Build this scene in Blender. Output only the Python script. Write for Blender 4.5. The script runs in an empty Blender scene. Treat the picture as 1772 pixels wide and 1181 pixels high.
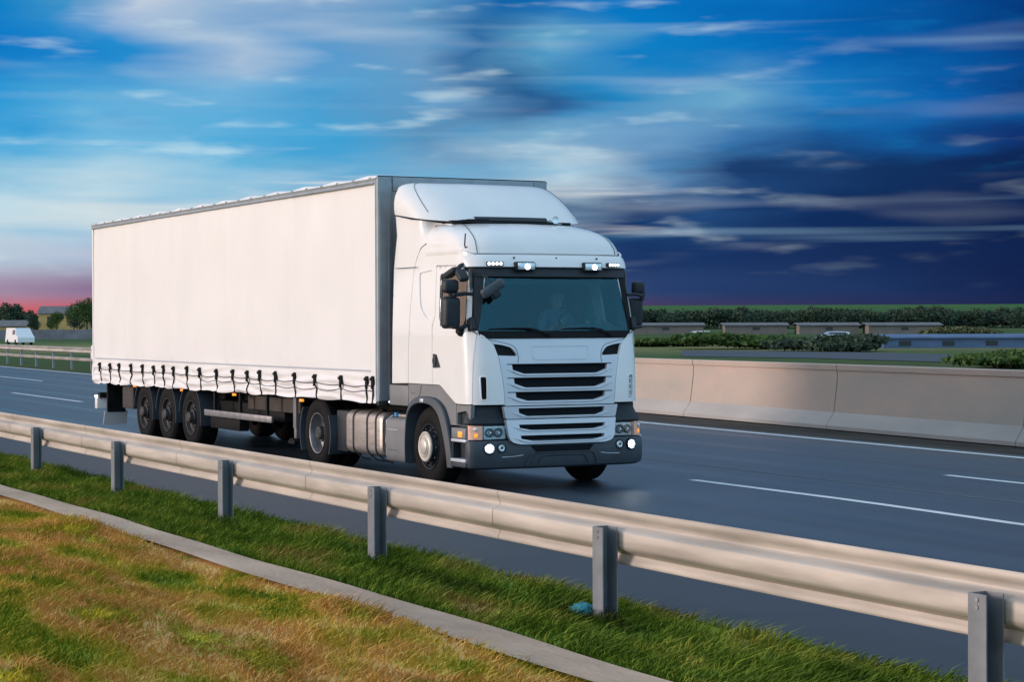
import bpy, bmesh, math, random
import numpy as np
from mathutils import Vector, Matrix
from mathutils.geometry import delaunay_2d_cdt
R = math.radians
random.seed(7); rng = np.random.default_rng(7)
scene = bpy.context.scene
COL = scene.collection

# ------------------------------------------------------------------ camera
YAW, PITCH, ROLL = R(152.5875), R(-0.4605), R(-0.2118)
CAM = Vector((21.4416, -11.8558, 2.0249))
Fv = Vector((math.cos(PITCH)*math.cos(YAW), math.cos(PITCH)*math.sin(YAW), math.sin(PITCH)))
Rv = Vector((math.sin(YAW), -math.cos(YAW), 0)); Uv = Rv.cross(Fv)
R2 = math.cos(ROLL)*Rv + math.sin(ROLL)*Uv; U2 = -math.sin(ROLL)*Rv + math.cos(ROLL)*Uv
cd = bpy.data.cameras.new('camera'); cam = bpy.data.objects.new('camera', cd); COL.objects.link(cam)
m = Matrix((R2, U2, -Fv)).transposed().to_4x4(); m.translation = CAM; cam.matrix_world = m
cd.sensor_width = 36; cd.lens = 36*3473.6/1772; cd.clip_start = .1; cd.clip_end = 6000
scene.camera = cam
scene.view_settings.view_transform = 'Standard'; scene.view_settings.look = 'None'
scene.view_settings.exposure = 0.0; scene.view_settings.gamma = 1

# ------------------------------------------------------------------ world
def lin(c):
    if c[2] > 125 and c[1] < c[2]: c = (c[0]*1.0, min(255, c[1]*1.05+3), min(255, c[2]*1.02))
    return tuple(((x/255)/12.92 if x/255 <= .04045 else ((x/255+.055)/1.055)**2.4) for x in c)
W = bpy.data.worlds.new('World'); scene.world = W; W.use_nodes = True
nt = W.node_tree; nt.nodes.clear()
def N(t, **k):
    n = nt.nodes.new(t)
    for a, b in k.items(): setattr(n, a, b)
    return n
def val(x): return x
def math_(op, a, b=None, c=None, clamp=False):
    n = N('ShaderNodeMath', operation=op, use_clamp=clamp)
    for i, v in enumerate((a, b, c)):
        if v is None: continue
        if isinstance(v, (int, float)): n.inputs[i].default_value = v
        else: nt.links.new(v, n.inputs[i])
    return n.outputs[0]
def smooth(x, a, b):
    n = N('ShaderNodeMapRange', interpolation_type='SMOOTHSTEP')
    nt.links.new(x, n.inputs[0]); n.inputs[1].default_value = a; n.inputs[2].default_value = b
    return n.outputs[0]
def mixc(f, a, b):
    n = N('ShaderNodeMix', data_type='RGBA')
    if isinstance(f, (int, float)): n.inputs[0].default_value = f
    else: nt.links.new(f, n.inputs[0])
    for i, v in ((6, a), (7, b)):
        if isinstance(v, tuple): n.inputs[i].default_value = (*v, 1)
        else: nt.links.new(v, n.inputs[i])
    return n.outputs[2]
tc = N('ShaderNodeTexCoord')
def dot(v):
    n = N('ShaderNodeVectorMath', operation='DOT_PRODUCT'); nt.links.new(tc.outputs['Generated'], n.inputs[0]); n.inputs[1].default_value = v
    return n.outputs['Value']
fx, fy = dot((math.cos(YAW), math.sin(YAW), 0)), dot((math.sin(YAW), -math.cos(YAW), 0))
tz = dot((0, 0, 1))
S = math_('ARCTAN2', fy, fx)          # bearing measured from north-west
T = tz
def noise(sx, sy, scale, detail=4, rough=.55, off=0, dist=0):
    cb = N('ShaderNodeCombineXYZ'); nt.links.new(math_('MULTIPLY', S, sx), cb.inputs[0]); nt.links.new(math_('MULTIPLY', T, sy), cb.inputs[1]); cb.inputs[2].default_value = off
    n = N('ShaderNodeTexNoise'); nt.links.new(cb.outputs[0], n.inputs['Vector'])
    n.inputs['Scale'].default_value = scale; n.inputs['Detail'].default_value = detail; n.inputs['Roughness'].default_value = rough; n.inputs['Distortion'].default_value = dist
    return n.outputs['Fac']
n1 = noise(9, 50, 1, 3.5, .5, 3.1); n2 = noise(9, 50, 1, 5, .55, 9.7)
Sw = math_('ADD', S, math_('MULTIPLY', math_('SUBTRACT', n1, .5), .10))
Tw = math_('ADD', T, math_('MULTIPLY', math_('SUBTRACT', n2, .5), .034))
def ramp(stops):
    n = N('ShaderNodeValToRGB'); cr = n.color_ramp
    x = math_('MULTIPLY_ADD', Sw, 1/.6, .5, clamp=True)
    nt.links.new(x, n.inputs[0])
    st = [(((u-886)/3474)/.6+.5, lin(c)) for u, c in stops]
    cr.elements[0].position, cr.elements[0].color = st[0][0], (*st[0][1], 1)
    cr.elements[1].position, cr.elements[1].color = st[-1][0], (*st[-1][1], 1)
    for p, c in st[1:-1]:
        e = cr.elements.new(p); e.color = (*c, 1)
    return n.outputs[0]
rows = [(0,   [(0,(14,122,192)),(140,(70,140,195)),(260,(196,194,218)),(420,(150,170,208)),(560,(150,165,205)),(720,(90,140,192)),(860,(12,92,165)),(1100,(6,110,190)),(1350,(6,92,175)),(1600,(5,76,152)),(1772,(4,46,115))]),
        (90,  [(0,(10,112,194)),(220,(36,130,202)),(400,(165,178,212)),(520,(90,145,202)),(720,(110,146,192)),(830,(50,100,158)),(960,(100,155,198)),(1100,(12,116,192)),(1400,(6,98,180)),(1600,(6,80,158)),(1772,(6,58,128))]),
        (180, [(0,(40,140,208)),(150,(80,156,212)),(380,(110,165,214)),(600,(80,150,206)),(760,(100,140,188)),(900,(36,82,140)),(1050,(34,124,188)),(1260,(110,158,200)),(1420,(30,116,188)),(1640,(10,88,168)),(1772,(10,60,132))]),
        (245, [(0,(80,160,215)),(180,(120,176,220)),(400,(80,160,214)),(600,(66,150,208)),(800,(90,135,182)),(960,(120,160,200)),(1140,(110,148,196)),(1300,(60,110,170)),(1450,(26,74,138)),(1600,(18,76,145)),(1772,(16,50,112))]),
        (300, [(0,(140,182,218)),(180,(176,198,224)),(400,(110,172,216)),(600,(96,160,208)),(800,(130,158,196)),(960,(186,196,218)),(1120,(90,125,175)),(1260,(28,64,114)),(1500,(18,48,94)),(1772,(14,38,84))]),
        (360, [(0,(190,205,226)),(200,(206,208,222)),(500,(172,186,212)),(900,(80,110,150)),(1060,(20,56,106)),(1250,(34,74,124)),(1450,(16,46,94)),(1772,(14,36,80))]),
        (440, [(0,(186,192,216)),(200,(180,180,208)),(500,(150,148,178)),(900,(50,76,122)),(1100,(24,52,100)),(1350,(24,48,94)),(1772,(16,34,76))]),
        (500, [(0,(160,128,160)),(200,(136,104,144)),(500,(110,88,128)),(950,(58,74,116)),(1200,(40,64,110)),(1500,(28,50,94)),(1772,(20,36,78))]),
        (540, [(0,(204,96,104)),(200,(190,90,106)),(500,(130,74,100)),(950,(96,64,92)),(1200,(66,58,94)),(1500,(42,48,86)),(1772,(28,36,74))])]
sky = None
for i, (v, st) in enumerate(rows):
    c = ramp(st)
    if sky is None: sky = c; pv = v; continue
    t0, t1 = (562-pv)/3474, (562-v)/3474
    sky = mixc(smooth(Tw if v < 480 else T, t0, t1), sky, c); pv = v
# thin streaks of cirrus, long and level
def cloud(src, lo, hi, amt, col, mask=None):
    f = math_('MULTIPLY', smooth(src, lo, hi), amt)
    if mask is not None: f = math_('MULTIPLY', f, mask)
    return mixc(f, sky, col)
band = math_('MULTIPLY', smooth(T, .012, .04), 1.0)
leftm = math_('SUBTRACT', 1.0, smooth(S, .02, .12))
lowm = math_('MULTIPLY', smooth(T, .02, .045), math_('SUBTRACT', 1.0, smooth(T, .07, .1)))
st1 = noise(5, 95, 1, 4, .55, 21.0); st2 = noise(7, 60, 1, 2.5, .45, 33.0); st3 = noise(3.5, 120, 1, 2, .4, 45.)
sky = cloud(st1, .54, .74, .65, lin((232, 218, 228)), math_('MULTIPLY', leftm, lowm))
sky = cloud(math_('SUBTRACT', 1.0, st2), .52, .72, .45, lin((96, 168, 215)), math_('MULTIPLY', leftm, lowm))
rightm = math_('MULTIPLY_ADD', smooth(S, .10, .2), -.7, 1.0)
sky = cloud(st2, .55, .80, .34, lin((205, 205, 225)), math_('MULTIPLY', band, rightm))
sky = cloud(st3, .58, .80, .26, lin((150, 180, 215)), band)
st4 = noise(17, 85, 1, 3, .5, 77.0)
sky = cloud(st4, .56, .80, .45, lin((225, 230, 240)), math_('MULTIPLY', band, math_('MULTIPLY_ADD', smooth(S, .08, .16), -.75, 1.0)))
sky = cloud(math_('SUBTRACT', 1.0, st4), .56, .80, .35, lin((24, 128, 196)), math_('MULTIPLY', band, smooth(T, .06, .09)))
sky = cloud(math_('SUBTRACT', 1.0, st1), .54, .74, .45, lin((14, 38, 86)), math_('MULTIPLY', math_('MULTIPLY', smooth(S, .02, .1), band), math_('SUBTRACT', 1.0, smooth(T, .075, .10))))
# the rest of the dome: warm afterglow in the south, open pale blue to the east and overhead
nish = N('ShaderNodeTexSky', sky_type='NISHITA'); nish.sun_disc = False; nish.sun_elevation = R(9); SUN_AZ = R(-112)
nish.sun_rotation = math.pi/2 - SUN_AZ; nish.dust_density = 1.5; nish.ozone_density = 3
ns = N('ShaderNodeVectorMath', operation='SCALE'); nt.links.new(nish.outputs[0], ns.inputs[0]); ns.inputs['Scale'].default_value = .10
east = smooth(dot((1, .1, 0)), -.35, .75)
south = smooth(dot((-.35, -.93, 0)), .0, .9)
broad = mixc(east, (.32, .46, .62), (.72, 1.22, 1.62))
broad = mixc(south, broad, (1.40, 1.14, 1.08))
broad = mixc(smooth(T, .25, .8), broad, (.56, .80, 1.04))
broad = mixc(.2, broad, ns.outputs[0])
bn = noise(1.2, 4, 1, 4, .6, 60)
broad = mixc(math_('MULTIPLY', smooth(bn, .45, .7), .3), broad, (.75, .75, .82))
away = math_('MAXIMUM', smooth(math_('ABSOLUTE', S), .33, .8), smooth(T, .19, .5))
sky = mixc(away, sky, broad)
below = smooth(T, -.01, -.12)
sky = mixc(below, sky, (.06, .08, .07))
bg = N('ShaderNodeBackground'); nt.links.new(sky, bg.inputs[0]); bg.inputs[1].default_value = 1.0
wo = N('ShaderNodeOutputWorld'); nt.links.new(bg.outputs[0], wo.inputs[0])

# ------------------------------------------------------------------ sun
sd = bpy.data.lights.new('sun', 'SUN'); sd.energy = 2.2; sd.angle = R(14); sd.color = (1, .81, .72)
sun = bpy.data.objects.new('sun', sd); COL.objects.link(sun)
sdir = Vector((math.cos(R(9))*math.cos(SUN_AZ), math.cos(R(9))*math.sin(SUN_AZ), math.sin(R(9))))
sun.rotation_euler = sdir.to_track_quat('Z', 'Y').to_euler()

# ------------------------------------------------------------------ materials
MATS = {}
def mat(name, col, rough=.5, metal=0., var=0., vscale=3., vstretch=(1,1,1), bump=0., bscale=40., coat=0., emit=None, es=0., col2=None, spec=.5, detail=5.):
    mt = bpy.data.materials.new(name); mt.use_nodes = True; t = mt.node_tree; b = t.nodes['Principled BSDF']
    b.inputs['Base Color'].default_value = (*col, 1); b.inputs['Roughness'].default_value = rough; b.inputs['Metallic'].default_value = metal
    b.inputs['Coat Weight'].default_value = coat; b.inputs['Coat Roughness'].default_value = .08; b.inputs['Specular IOR Level'].default_value = spec
    if var or col2 or bump:
        g = t.nodes.new('ShaderNodeTexCoord'); mp = t.nodes.new('ShaderNodeMapping'); mp.inputs['Scale'].default_value = vstretch
        t.links.new(g.outputs['Object'], mp.inputs[0])
    if var or col2:
        n = t.nodes.new('ShaderNodeTexNoise'); n.inputs['Scale'].default_value = vscale; n.inputs['Detail'].default_value = detail; n.inputs['Roughness'].default_value = .6
        t.links.new(mp.outputs[0], n.inputs['Vector'])
        r = t.nodes.new('ShaderNodeValToRGB'); r.color_ramp.elements[0].position = .33; r.color_ramp.elements[1].position = .67
        c2 = col2 or tuple(min(1, c*(1+var)) for c in col); c1 = col if col2 else tuple(c*(1-var) for c in col)
        r.color_ramp.elements[0].color = (*c1, 1); r.color_ramp.elements[1].color = (*c2, 1)
        t.links.new(n.outputs['Fac'], r.inputs[0]); t.links.new(r.outputs[0], b.inputs['Base Color'])
        mr = t.nodes.new('ShaderNodeMapRange'); mr.inputs[3].default_value = max(0, rough-.07); mr.inputs[4].default_value = min(1, rough+.1)
        t.links.new(n.outputs['Fac'], mr.inputs[0]); t.links.new(mr.outputs[0], b.inputs['Roughness'])
    if bump:
        n = t.nodes.new('ShaderNodeTexNoise'); n.inputs['Scale'].default_value = bscale; n.inputs['Detail'].default_value = 6
        t.links.new(mp.outputs[0], n.inputs['Vector'])
        bp = t.nodes.new('ShaderNodeBump'); bp.inputs['Strength'].default_value = bump; bp.inputs['Distance'].default_value = .02
        t.links.new(n.outputs['Fac'], bp.inputs['Height']); t.links.new(bp.outputs[0], b.inputs['Normal'])
    if emit: b.inputs['Emission Color'].default_value = (*emit, 1); b.inputs['Emission Strength'].default_value = es
    MATS[name] = mt; return mt
def glass(name, tint, refl, frough=0.02, gcol=(.9, .97, 1)):
    mt = bpy.data.materials.new(name); mt.use_nodes = True; t = mt.node_tree; t.nodes.clear()
    o = t.nodes.new('ShaderNodeOutputMaterial'); tr = t.nodes.new('ShaderNodeBsdfTransparent'); tr.inputs[0].default_value = (*tint, 1)
    gl = t.nodes.new('ShaderNodeBsdfGlossy'); gl.inputs['Roughness'].default_value = frough; gl.inputs[0].default_value = (*gcol, 1)
    fr = t.nodes.new('ShaderNodeFresnel'); fr.inputs[0].default_value = 1.5
    ad = t.nodes.new('ShaderNodeMath'); ad.operation = 'MULTIPLY_ADD'; ad.inputs[1].default_value = 1.; ad.inputs[2].default_value = refl; ad.use_clamp = True
    mx = t.nodes.new('ShaderNodeMixShader'); t.links.new(fr.outputs[0], ad.inputs[0]); t.links.new(ad.outputs[0], mx.inputs[0])
    t.links.new(tr.outputs[0], mx.inputs[1]); t.links.new(gl.outputs[0], mx.inputs[2]); t.links.new(mx.outputs[0], o.inputs[0])
    MATS[name] = mt; return mt
white = mat('white_paint', (.80,.80,.80), .32, var=.025, vscale=2, coat=.45)
silver = mat('silver_paint', (.60,.64,.70), .38, metal=.25, var=.03, vscale=4, coat=.3)
curtainm = mat('curtain_fabric', (.81,.80,.80), .48, var=.03, vscale=.9, vstretch=(1,1,.6), bump=.05, bscale=4)
greyal = mat('grey_aluminium', (.26,.31,.35), .45, metal=.35, var=.1, vscale=5)
railm = mat('roof_rail_grey', (.30,.34,.38), .4, metal=.5, var=.1, vscale=6)
dplast = mat('dark_plastic', (.020,.027,.035), .5, var=.15, vscale=9)
boxm = mat('dull_box_paint', (.07,.062,.056), .6, var=.2, vscale=4)
gplast = mat('grey_plastic', (.050,.064,.080), .5, var=.12, vscale=5)
mplast = mat('mid_grey_plastic', (.185,.19,.20), .5, var=.08, vscale=5)
black = mat('black_rubber', (.012,.013,.015), .6, var=.2, vscale=20)
blackm = mat('grille_mesh', (.010,.012,.016), .55, bump=.6, bscale=90)
chass = mat('chassis_black', (.014,.015,.017), .6, var=.4, vscale=7)
tyre = mat('tyre_rubber', (.012,.012,.013), .75, var=.3, vscale=12, bump=.15, bscale=80)
rimm = mat('steel_rim', (.28,.28,.29), .42, metal=.7, var=.2, vscale=12)
rimd = mat('dull_steel_rim', (.06,.06,.062), .55, metal=.4, var=.3, vscale=12)
hubm = mat('cream_hub', (.62,.57,.50), .4, metal=.2, var=.08, vscale=10)
alum = mat('aluminium_tank', (.46,.42,.39), .42, metal=.75, var=.12, vscale=4, vstretch=(1,1,6))
orange = mat('orange_lens', (.8,.22,.02), .25, emit=(1,.35,.04), es=.9)
amber = mat('amber_lens', (.95,.50,.36), .2, var=.2, vscale=30, coat=1)
chrome = mat('lamp_reflector', (.70,.80,.86), .22, metal=.55, var=.22, vscale=26)
lit = mat('lit_lamp', (1,1,1), .3, emit=(.86,.94,1), es=45)
litw = mat('lit_marker', (1,1,1), .3, emit=(.9,.95,1), es=2.2)
red = mat('red_lens', (.5,.02,.02), .3)
dlin = mat('dark_lining', (.10,.075,.06), .8, var=.15, vscale=4)
tan = mat('tan_lining', (.42,.27,.15), .8, var=.15, vscale=4)
seatm = mat('seat_fabric', (.05,.06,.07), .8, var=.3, vscale=9)
dash = mat('dashboard_grey', (.07,.085,.09), .6, var=.2, vscale=5)
skin = mat('skin', (.50,.32,.25), .5, var=.08, vscale=14)
shirt = mat('blue_shirt', (.14,.20,.30), .8, var=.2, vscale=10)
hairm = mat('dark_hair', (.04,.028,.02), .7, var=.3, vscale=40)
wscreen = glass('windscreen_glass', (.42,.68,.74), .045, gcol=(.26,.64,.80))
sidegl = glass('side_glass', (.72,.66,.56), .10, gcol=(1,.8,.65))
headgl = glass('lamp_glass', (.85,.92,.95), .05)
def hazegrey(): pass
asphalt = mat('asphalt', (.018,.034,.052), .42, var=.42, vscale=1.1, vstretch=(.035,1.2,1), bump=.35, bscale=120, spec=.6, detail=9)
shoulder = mat('shoulder_asphalt', (.032,.042,.058), .62, var=.2, vscale=1.2, vstretch=(.15,1,1), bump=.35, bscale=120, detail=9)
gutter = mat('gutter_grit', (.060,.055,.048), .85, var=.35, vscale=2, vstretch=(.2,1,1), bump=.4, bscale=60)
linem = mat('road_marking', (.70,.72,.74), .55, var=.12, vscale=8, vstretch=(.4,1,1), bump=.1, bscale=100)
sealm = mat('road_joint', (.12,.13,.145), .6, var=.3, vscale=3)
concrete = mat('barrier_concrete', (.54,.41,.34), .8, col2=(.38,.35,.31), vscale=.55, vstretch=(.5,1,1.2), bump=.25, bscale=18)
concfoot = mat('barrier_foot', (.48,.45,.42), .8, col2=(.34,.33,.32), vscale=.7, vstretch=(.3,1,1), bump=.25, bscale=18)
kerbm = mat('channel_concrete', (.60,.43,.31), .9, col2=(.36,.25,.18), vscale=1.4, vstretch=(.35,1,1), bump=.4, bscale=25)
galv = mat('galvanised_steel', (.45,.41,.37), .54, metal=.4, var=.24, vscale=2.0, vstretch=(.35,3,3), bump=.03, bscale=8)
galvp = mat('galvanised_post', (.20,.22,.25), .5, metal=.4, var=.15, vscale=5)
turq = mat('turquoise_plastic', (.015,.20,.25), .35, var=.2, vscale=8)

for mt_, v_ in ((black, .12), (blackm, .06), (chass, .1), (tyre, .12), (dplast, .3), (gplast, .35), (boxm, .15), (rimd, .3), (gutter, .1)):
    mt_.node_tree.nodes['Principled BSDF'].inputs['Specular IOR Level'].default_value = v_
def wear(mt):
    t = mt.node_tree; b = t.nodes['Principled BSDF']; src = b.inputs['Base Color'].links[0].from_socket
    g = t.nodes.new('ShaderNodeNewGeometry'); sp = t.nodes.new('ShaderNodeSeparateXYZ'); t.links.new(g.outputs['Position'], sp.inputs[0])
    def m(op, a, b_=None):
        n = t.nodes.new('ShaderNodeMath'); n.operation = op
        for k, v in enumerate((a, b_)):
            if v is None: continue
            if isinstance(v, (int, float)): n.inputs[k].default_value = v
            else: t.links.new(v, n.inputs[k])
        return n.outputs[0]
    tot = None
    ya = m('ADD', sp.outputs[1], m('MULTIPLY', sp.outputs[0], .024))      # lanes fan out slightly
    for yc in (-1.05, .85, 2.95, 4.85, 6.55, 8.35):
        d = m('MULTIPLY', m('ABSOLUTE', m('SUBTRACT', ya, yc)), 2.6); f = m('MAXIMUM', m('SUBTRACT', 1.0, d), 0.0)
        tot = f if tot is None else m('ADD', tot, f)
    mp = t.nodes.new('ShaderNodeMapping'); mp.inputs['Scale'].default_value = (.05, .9, 1); t.links.new(g.outputs['Position'], mp.inputs[0])
    n = t.nodes.new('ShaderNodeTexNoise'); n.inputs['Scale'].default_value = 1; n.inputs['Detail'].default_value = 3; t.links.new(mp.outputs[0], n.inputs[0])
    gr = t.nodes.new('ShaderNodeTexNoise'); gr.inputs['Scale'].default_value = 26; gr.inputs['Detail'].default_value = 3; t.links.new(g.outputs['Position'], gr.inputs[0])
    k = m('ADD', m('MULTIPLY', m('MULTIPLY', tot, n.outputs['Fac']), .8), m('MULTIPLY', m('SUBTRACT', gr.outputs['Fac'], .5), 1.1))
    sc = m('SUBTRACT', 1.12, m('MULTIPLY', k, .75))
    vm = t.nodes.new('ShaderNodeVectorMath'); vm.operation = 'SCALE'; t.links.new(src, vm.inputs[0]); t.links.new(sc, vm.inputs['Scale']); t.links.new(vm.outputs[0], b.inputs['Base Color'])
    old = b.inputs['Roughness'].links[0].from_socket; t.links.new(m('SUBTRACT', old, m('MULTIPLY', tot, .10)), b.inputs['Roughness'])
wear(asphalt)
# ------------------------------------------------------------------ mesh helpers
def obj(name, verts, faces, mt=None, parent=None, sm=False, loc=None):
    me = bpy.data.meshes.new(name); me.from_pydata([tuple(v) for v in verts], [], faces); me.update()
    if sm: me.shade_smooth()
    o = bpy.data.objects.new(name, me); COL.objects.link(o)
    if mt: me.materials.append(mt)
    if parent is not None: o.parent = parent
    if loc is not None: o.location = loc
    return o
def finish(o, ang=35):
    me = o.data
    bm = bmesh.new(); bm.from_mesh(me); bmesh.ops.remove_doubles(bm, verts=bm.verts, dist=1e-5); bmesh.ops.recalc_face_normals(bm, faces=bm.faces)
    for f in bm.faces: f.smooth = True
    for e in bm.edges: e.smooth = not (len(e.link_faces) != 2 or e.calc_face_angle(0) > R(ang))
    bm.to_mesh(me); bm.free(); return o
class MB:
    def __init__(s): s.v = []; s.f = []
    def add(s, v, f):
        n = len(s.v); s.v += [tuple(p) for p in v]; s.f += [tuple(i+n for i in q) for q in f]; return s
    def box(s, x0, x1, y0, y1, z0, z1, b=0.0):
        bm = bmesh.new(); bmesh.ops.create_cube(bm, size=1)
        for v in bm.verts: v.co = Vector(((x0+x1)/2+v.co.x*(x1-x0), (y0+y1)/2+v.co.y*(y1-y0), (z0+z1)/2+v.co.z*(z1-z0)))
        if b: bmesh.ops.bevel(bm, geom=list(bm.edges), offset=b, segments=2, affect='EDGES', profile=.5)
        bm.verts.index_update(); s.add([v.co.copy() for v in bm.verts], [[v.index for v in f.verts] for f in bm.faces]); bm.free(); return s
    def tube(s, pts, r, n=8, cap=True):
        pts = [Vector(p) for p in pts]; rs = r if isinstance(r, (list, tuple)) else [r]*len(pts); V = []; Fc = []
        up = None
        for i, p in enumerate(pts):
            d = (pts[min(i+1, len(pts)-1)]-pts[max(i-1, 0)]).normalized()
            if up is None: up = d.orthogonal().normalized()
            up = (up-d*up.dot(d)).normalized(); w = d.cross(up)
            for k in range(n):
                a = 2*math.pi*k/n; V.append(p+(up*math.cos(a)+w*math.sin(a))*rs[i])
        for i in range(len(pts)-1):
            for k in range(n): Fc.append((i*n+k, i*n+(k+1) % n, (i+1)*n+(k+1) % n, (i+1)*n+k))
        if cap: Fc.append(tuple(range(n))[::-1]); Fc.append(tuple((len(pts)-1)*n+k for k in range(n)))
        return s.add(V, Fc)
    def lathe(s, prof, n=40, c=(0, 0, 0), axis='Y', a0=0, a1=2*math.pi, close=False):
        V = []; Fc = []; full = abs(a1-a0-2*math.pi) < 1e-6; m_ = n if full else n+1; k = len(prof)
        for i in range(m_):
            a = a0+(a1-a0)*i/n
            for (h, r) in prof:
                if axis == 'Y': V.append((c[0]+r*math.cos(a), c[1]+h, c[2]+r*math.sin(a)))
                elif axis == 'Z': V.append((c[0]+r*math.cos(a), c[1]+r*math.sin(a), c[2]+h))
                else: V.append((c[0]+h, c[1]+r*math.cos(a), c[2]+r*math.sin(a)))
        for i in range(n):
            j = (i+1) % m_
            for q in range(k if close else k-1): Fc.append((i*k+q, i*k+(q+1) % k, j*k+(q+1) % k, j*k+q))
        if close and not full: Fc.append(tuple(range(k))); Fc.append(tuple(n*k+q for q in range(k))[::-1])
        return s.add(V, Fc)
    def prism(s, poly, ax, a, b):     # poly in the two other axes, extruded along ax
        def p3(p, t):
            if ax == 'Y': return (p[0], t, p[1])
            if ax == 'X': return (t, p[0], p[1])
            return (p[0], p[1], t)
        n = len(poly); V = [p3(p, a) for p in poly]+[p3(p, b) for p in poly]
        Fc = [tuple(range(n)), tuple(range(n, 2*n))[::-1]]+[(i, (i+1) % n, n+(i+1) % n, n+i) for i in range(n)]
        return s.add(V, Fc)
    def grid(s, fn, us, vs):
        V = [fn(u, v) for u in us for v in vs]; nv = len(vs)
        Fc = [(i*nv+j, (i+1)*nv+j, (i+1)*nv+j+1, i*nv+j+1) for i in range(len(us)-1) for j in range(nv-1)]
        return s.add(V, Fc)
    def build(s, name, mt, parent=None, ang=35, loc=None):
        o = obj(name, s.v, s.f, mt, parent); finish(o, ang)
        if loc is not None: o.location = loc
        return o
def lerp(x, tab):
    if x <= tab[0][0]: return tab[0][1]
    for (a, p), (b, q) in zip(tab, tab[1:]):
        if x <= b: return p+(q-p)*(x-a)/(b-a)
    return tab[-1][1]
def inpoly(x, y, P):
    c = False; n = len(P); j = n-1
    for i in range(n):
        if (P[i][1] > y) != (P[j][1] > y) and x < (P[j][0]-P[i][0])*(y-P[i][1])/(P[j][1]-P[i][1])+P[i][0]: c = not c
        j = i
    return c
def roundpoly(P, r, n=4):
    out = []; k = len(P)
    rs = r if isinstance(r, (list, tuple)) else [r]*k
    for i in range(k):
        a, b, c = Vector(P[i-1]), Vector(P[i]), Vector(P[(i+1) % k]); rr = rs[i]
        if rr <= 0: out.append(tuple(b)); continue
        d1, d2 = (a-b), (c-b); q = min(rr, d1.length*.45, d2.length*.45); s_, e = b+d1.normalized()*q, b+d2.normalized()*q
        for j in range(n+1):
            t = j/n; out.append(tuple(s_*(1-t)**2+b*2*t*(1-t)+e*t*t))
    return out
def dens(P, step):
    out = []
    for i in range(len(P)):
        a, b = Vector(P[i]), Vector(P[(i+1) % len(P)]); n = max(1, int((b-a).length/step))
        for j in range(n): out.append(tuple(a+(b-a)*j/n))
    return out
def panel(name, outer, holes, fn, t, mt, parent, step=.08, smooth=True, rim_to=None):
    """outline with holes in 2D, mapped to 3D by fn(a, b, depth); t = thickness"""
    loops = [dens(outer, step)]+[dens(h, step) for h in holes]
    vs = []; es = []; 
    for L in loops:
        n0 = len(vs); vs += [Vector(p) for p in L]; es += [(n0+i, n0+(i+1) % len(L)) for i in range(len(L))]
    xs = [p[0] for p in loops[0]]; ys = [p[1] for p in loops[0]]
    x = min(xs)+step*.5
    while x < max(xs):
        y = min(ys)+step*.5
        while y < max(ys):
            if inpoly(x, y, loops[0]) and not any(inpoly(x, y, h) for h in loops[1:]): vs.append(Vector((x+step*.01, y+step*.013)))
            y += step
        x += step
    rv, re, rf, _, _, _ = delaunay_2d_cdt(vs, es, [], 0, 1e-6)
    F2 = []
    for f in rf:
        c = sum((rv[i] for i in f), Vector((0, 0)))/len(f)
        if inpoly(c.x, c.y, loops[0]) and not any(inpoly(c.x, c.y, h) for h in loops[1:]): F2.append(tuple(f))
    V = [fn(p.x, p.y, 0.) for p in rv]; nf = len(V); Fc = list(F2)
    if t:
        cnt = {}
        for f in F2:
            for i in range(len(f)):
                a, b = f[i], f[(i+1) % len(f)]; k = (min(a, b), max(a, b)); cnt.setdefault(k, []).append((a, b))
        bd = [v[0] for v in cnt.values() if len(v) == 1]
        V2 = {}
        for a, b in bd:
            for q in (a, b):
                if q not in V2: V2[q] = len(V); V.append(fn(rv[q].x, rv[q].y, t))
            Fc.append((b, a, V2[a], V2[b]))
    o = obj(name, V, Fc, mt, parent)
    return finish(o, 40)
def tag(o, label=None, cat=None, group=None, kind=None):
    if label: o['label'] = label
    if cat: o['category'] = cat
    if group: o['group'] = group
    if kind: o['kind'] = kind
    return o
def empty(name, loc=(0, 0, 0), rz=0):
    o = bpy.data.objects.new(name, None); COL.objects.link(o); o.location = loc; o.rotation_euler.z = rz; o.empty_display_size = .3; return o
def curve_pts(P, n=6):      # Catmull-Rom through 2D/3D points
    P = [Vector(p) for p in P]; out = []
    for i in range(len(P)-1):
        a, b, c, d = P[max(i-1, 0)], P[i], P[i+1], P[min(i+2, len(P)-1)]
        for j in range(n):
            t = j/n; out.append(.5*((2*b)+(c-a)*t+(2*a-5*b+4*c-d)*t*t+(3*b-a-3*c+d)*t**3))
    out.append(P[-1]); return out
def pix(u, v, d):           # bearing of a far thing: distance d along the view axis
    P = CAM+Fv*d+R2*((u-886)/3473.6*d)-U2*((v-590.5)/3473.6*d); return P

# ------------------------------------------------------------------ setting: ground, road
VD = Vector((math.cos(YAW), math.sin(YAW)))
def dist_(x, y): return (x-CAM.x)*VD.x+(y-CAM.y)*VD.y
def side_(x, y): return (x-CAM.x)*Rv.x+(y-CAM.y)*Rv.y
def hgt(x, y):
    d = dist_(x, y)
    if d < 60: return -.06
    s = side_(x, y)/max(d, 1)
    h = lerp(d, [(60, -.06), (230, -.04), (350, 1.2), (600, 5.4), (1000, 11.7), (1500, 14.0), (4000, 14)])
    if s < -.1: h = lerp(d, [(60, -.06), (300, 0), (500, 1.5), (1000, 6), (4000, 12)])
    return h+(.8*math.sin(x*.004)*math.cos(y*.006) if d > 700 else 0)
def band_x(path, z): return [Vector((p[0], p[1], z)) for p in path]
EDGE = [(40, 6.6), (12, 7.95), (-1.7, 8.75), (-14.5, 9.6), (-38, 10.5), (-61.5, 11.3), (-81, 12.1), (-160, 16.6), (-300, 26)]
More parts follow.
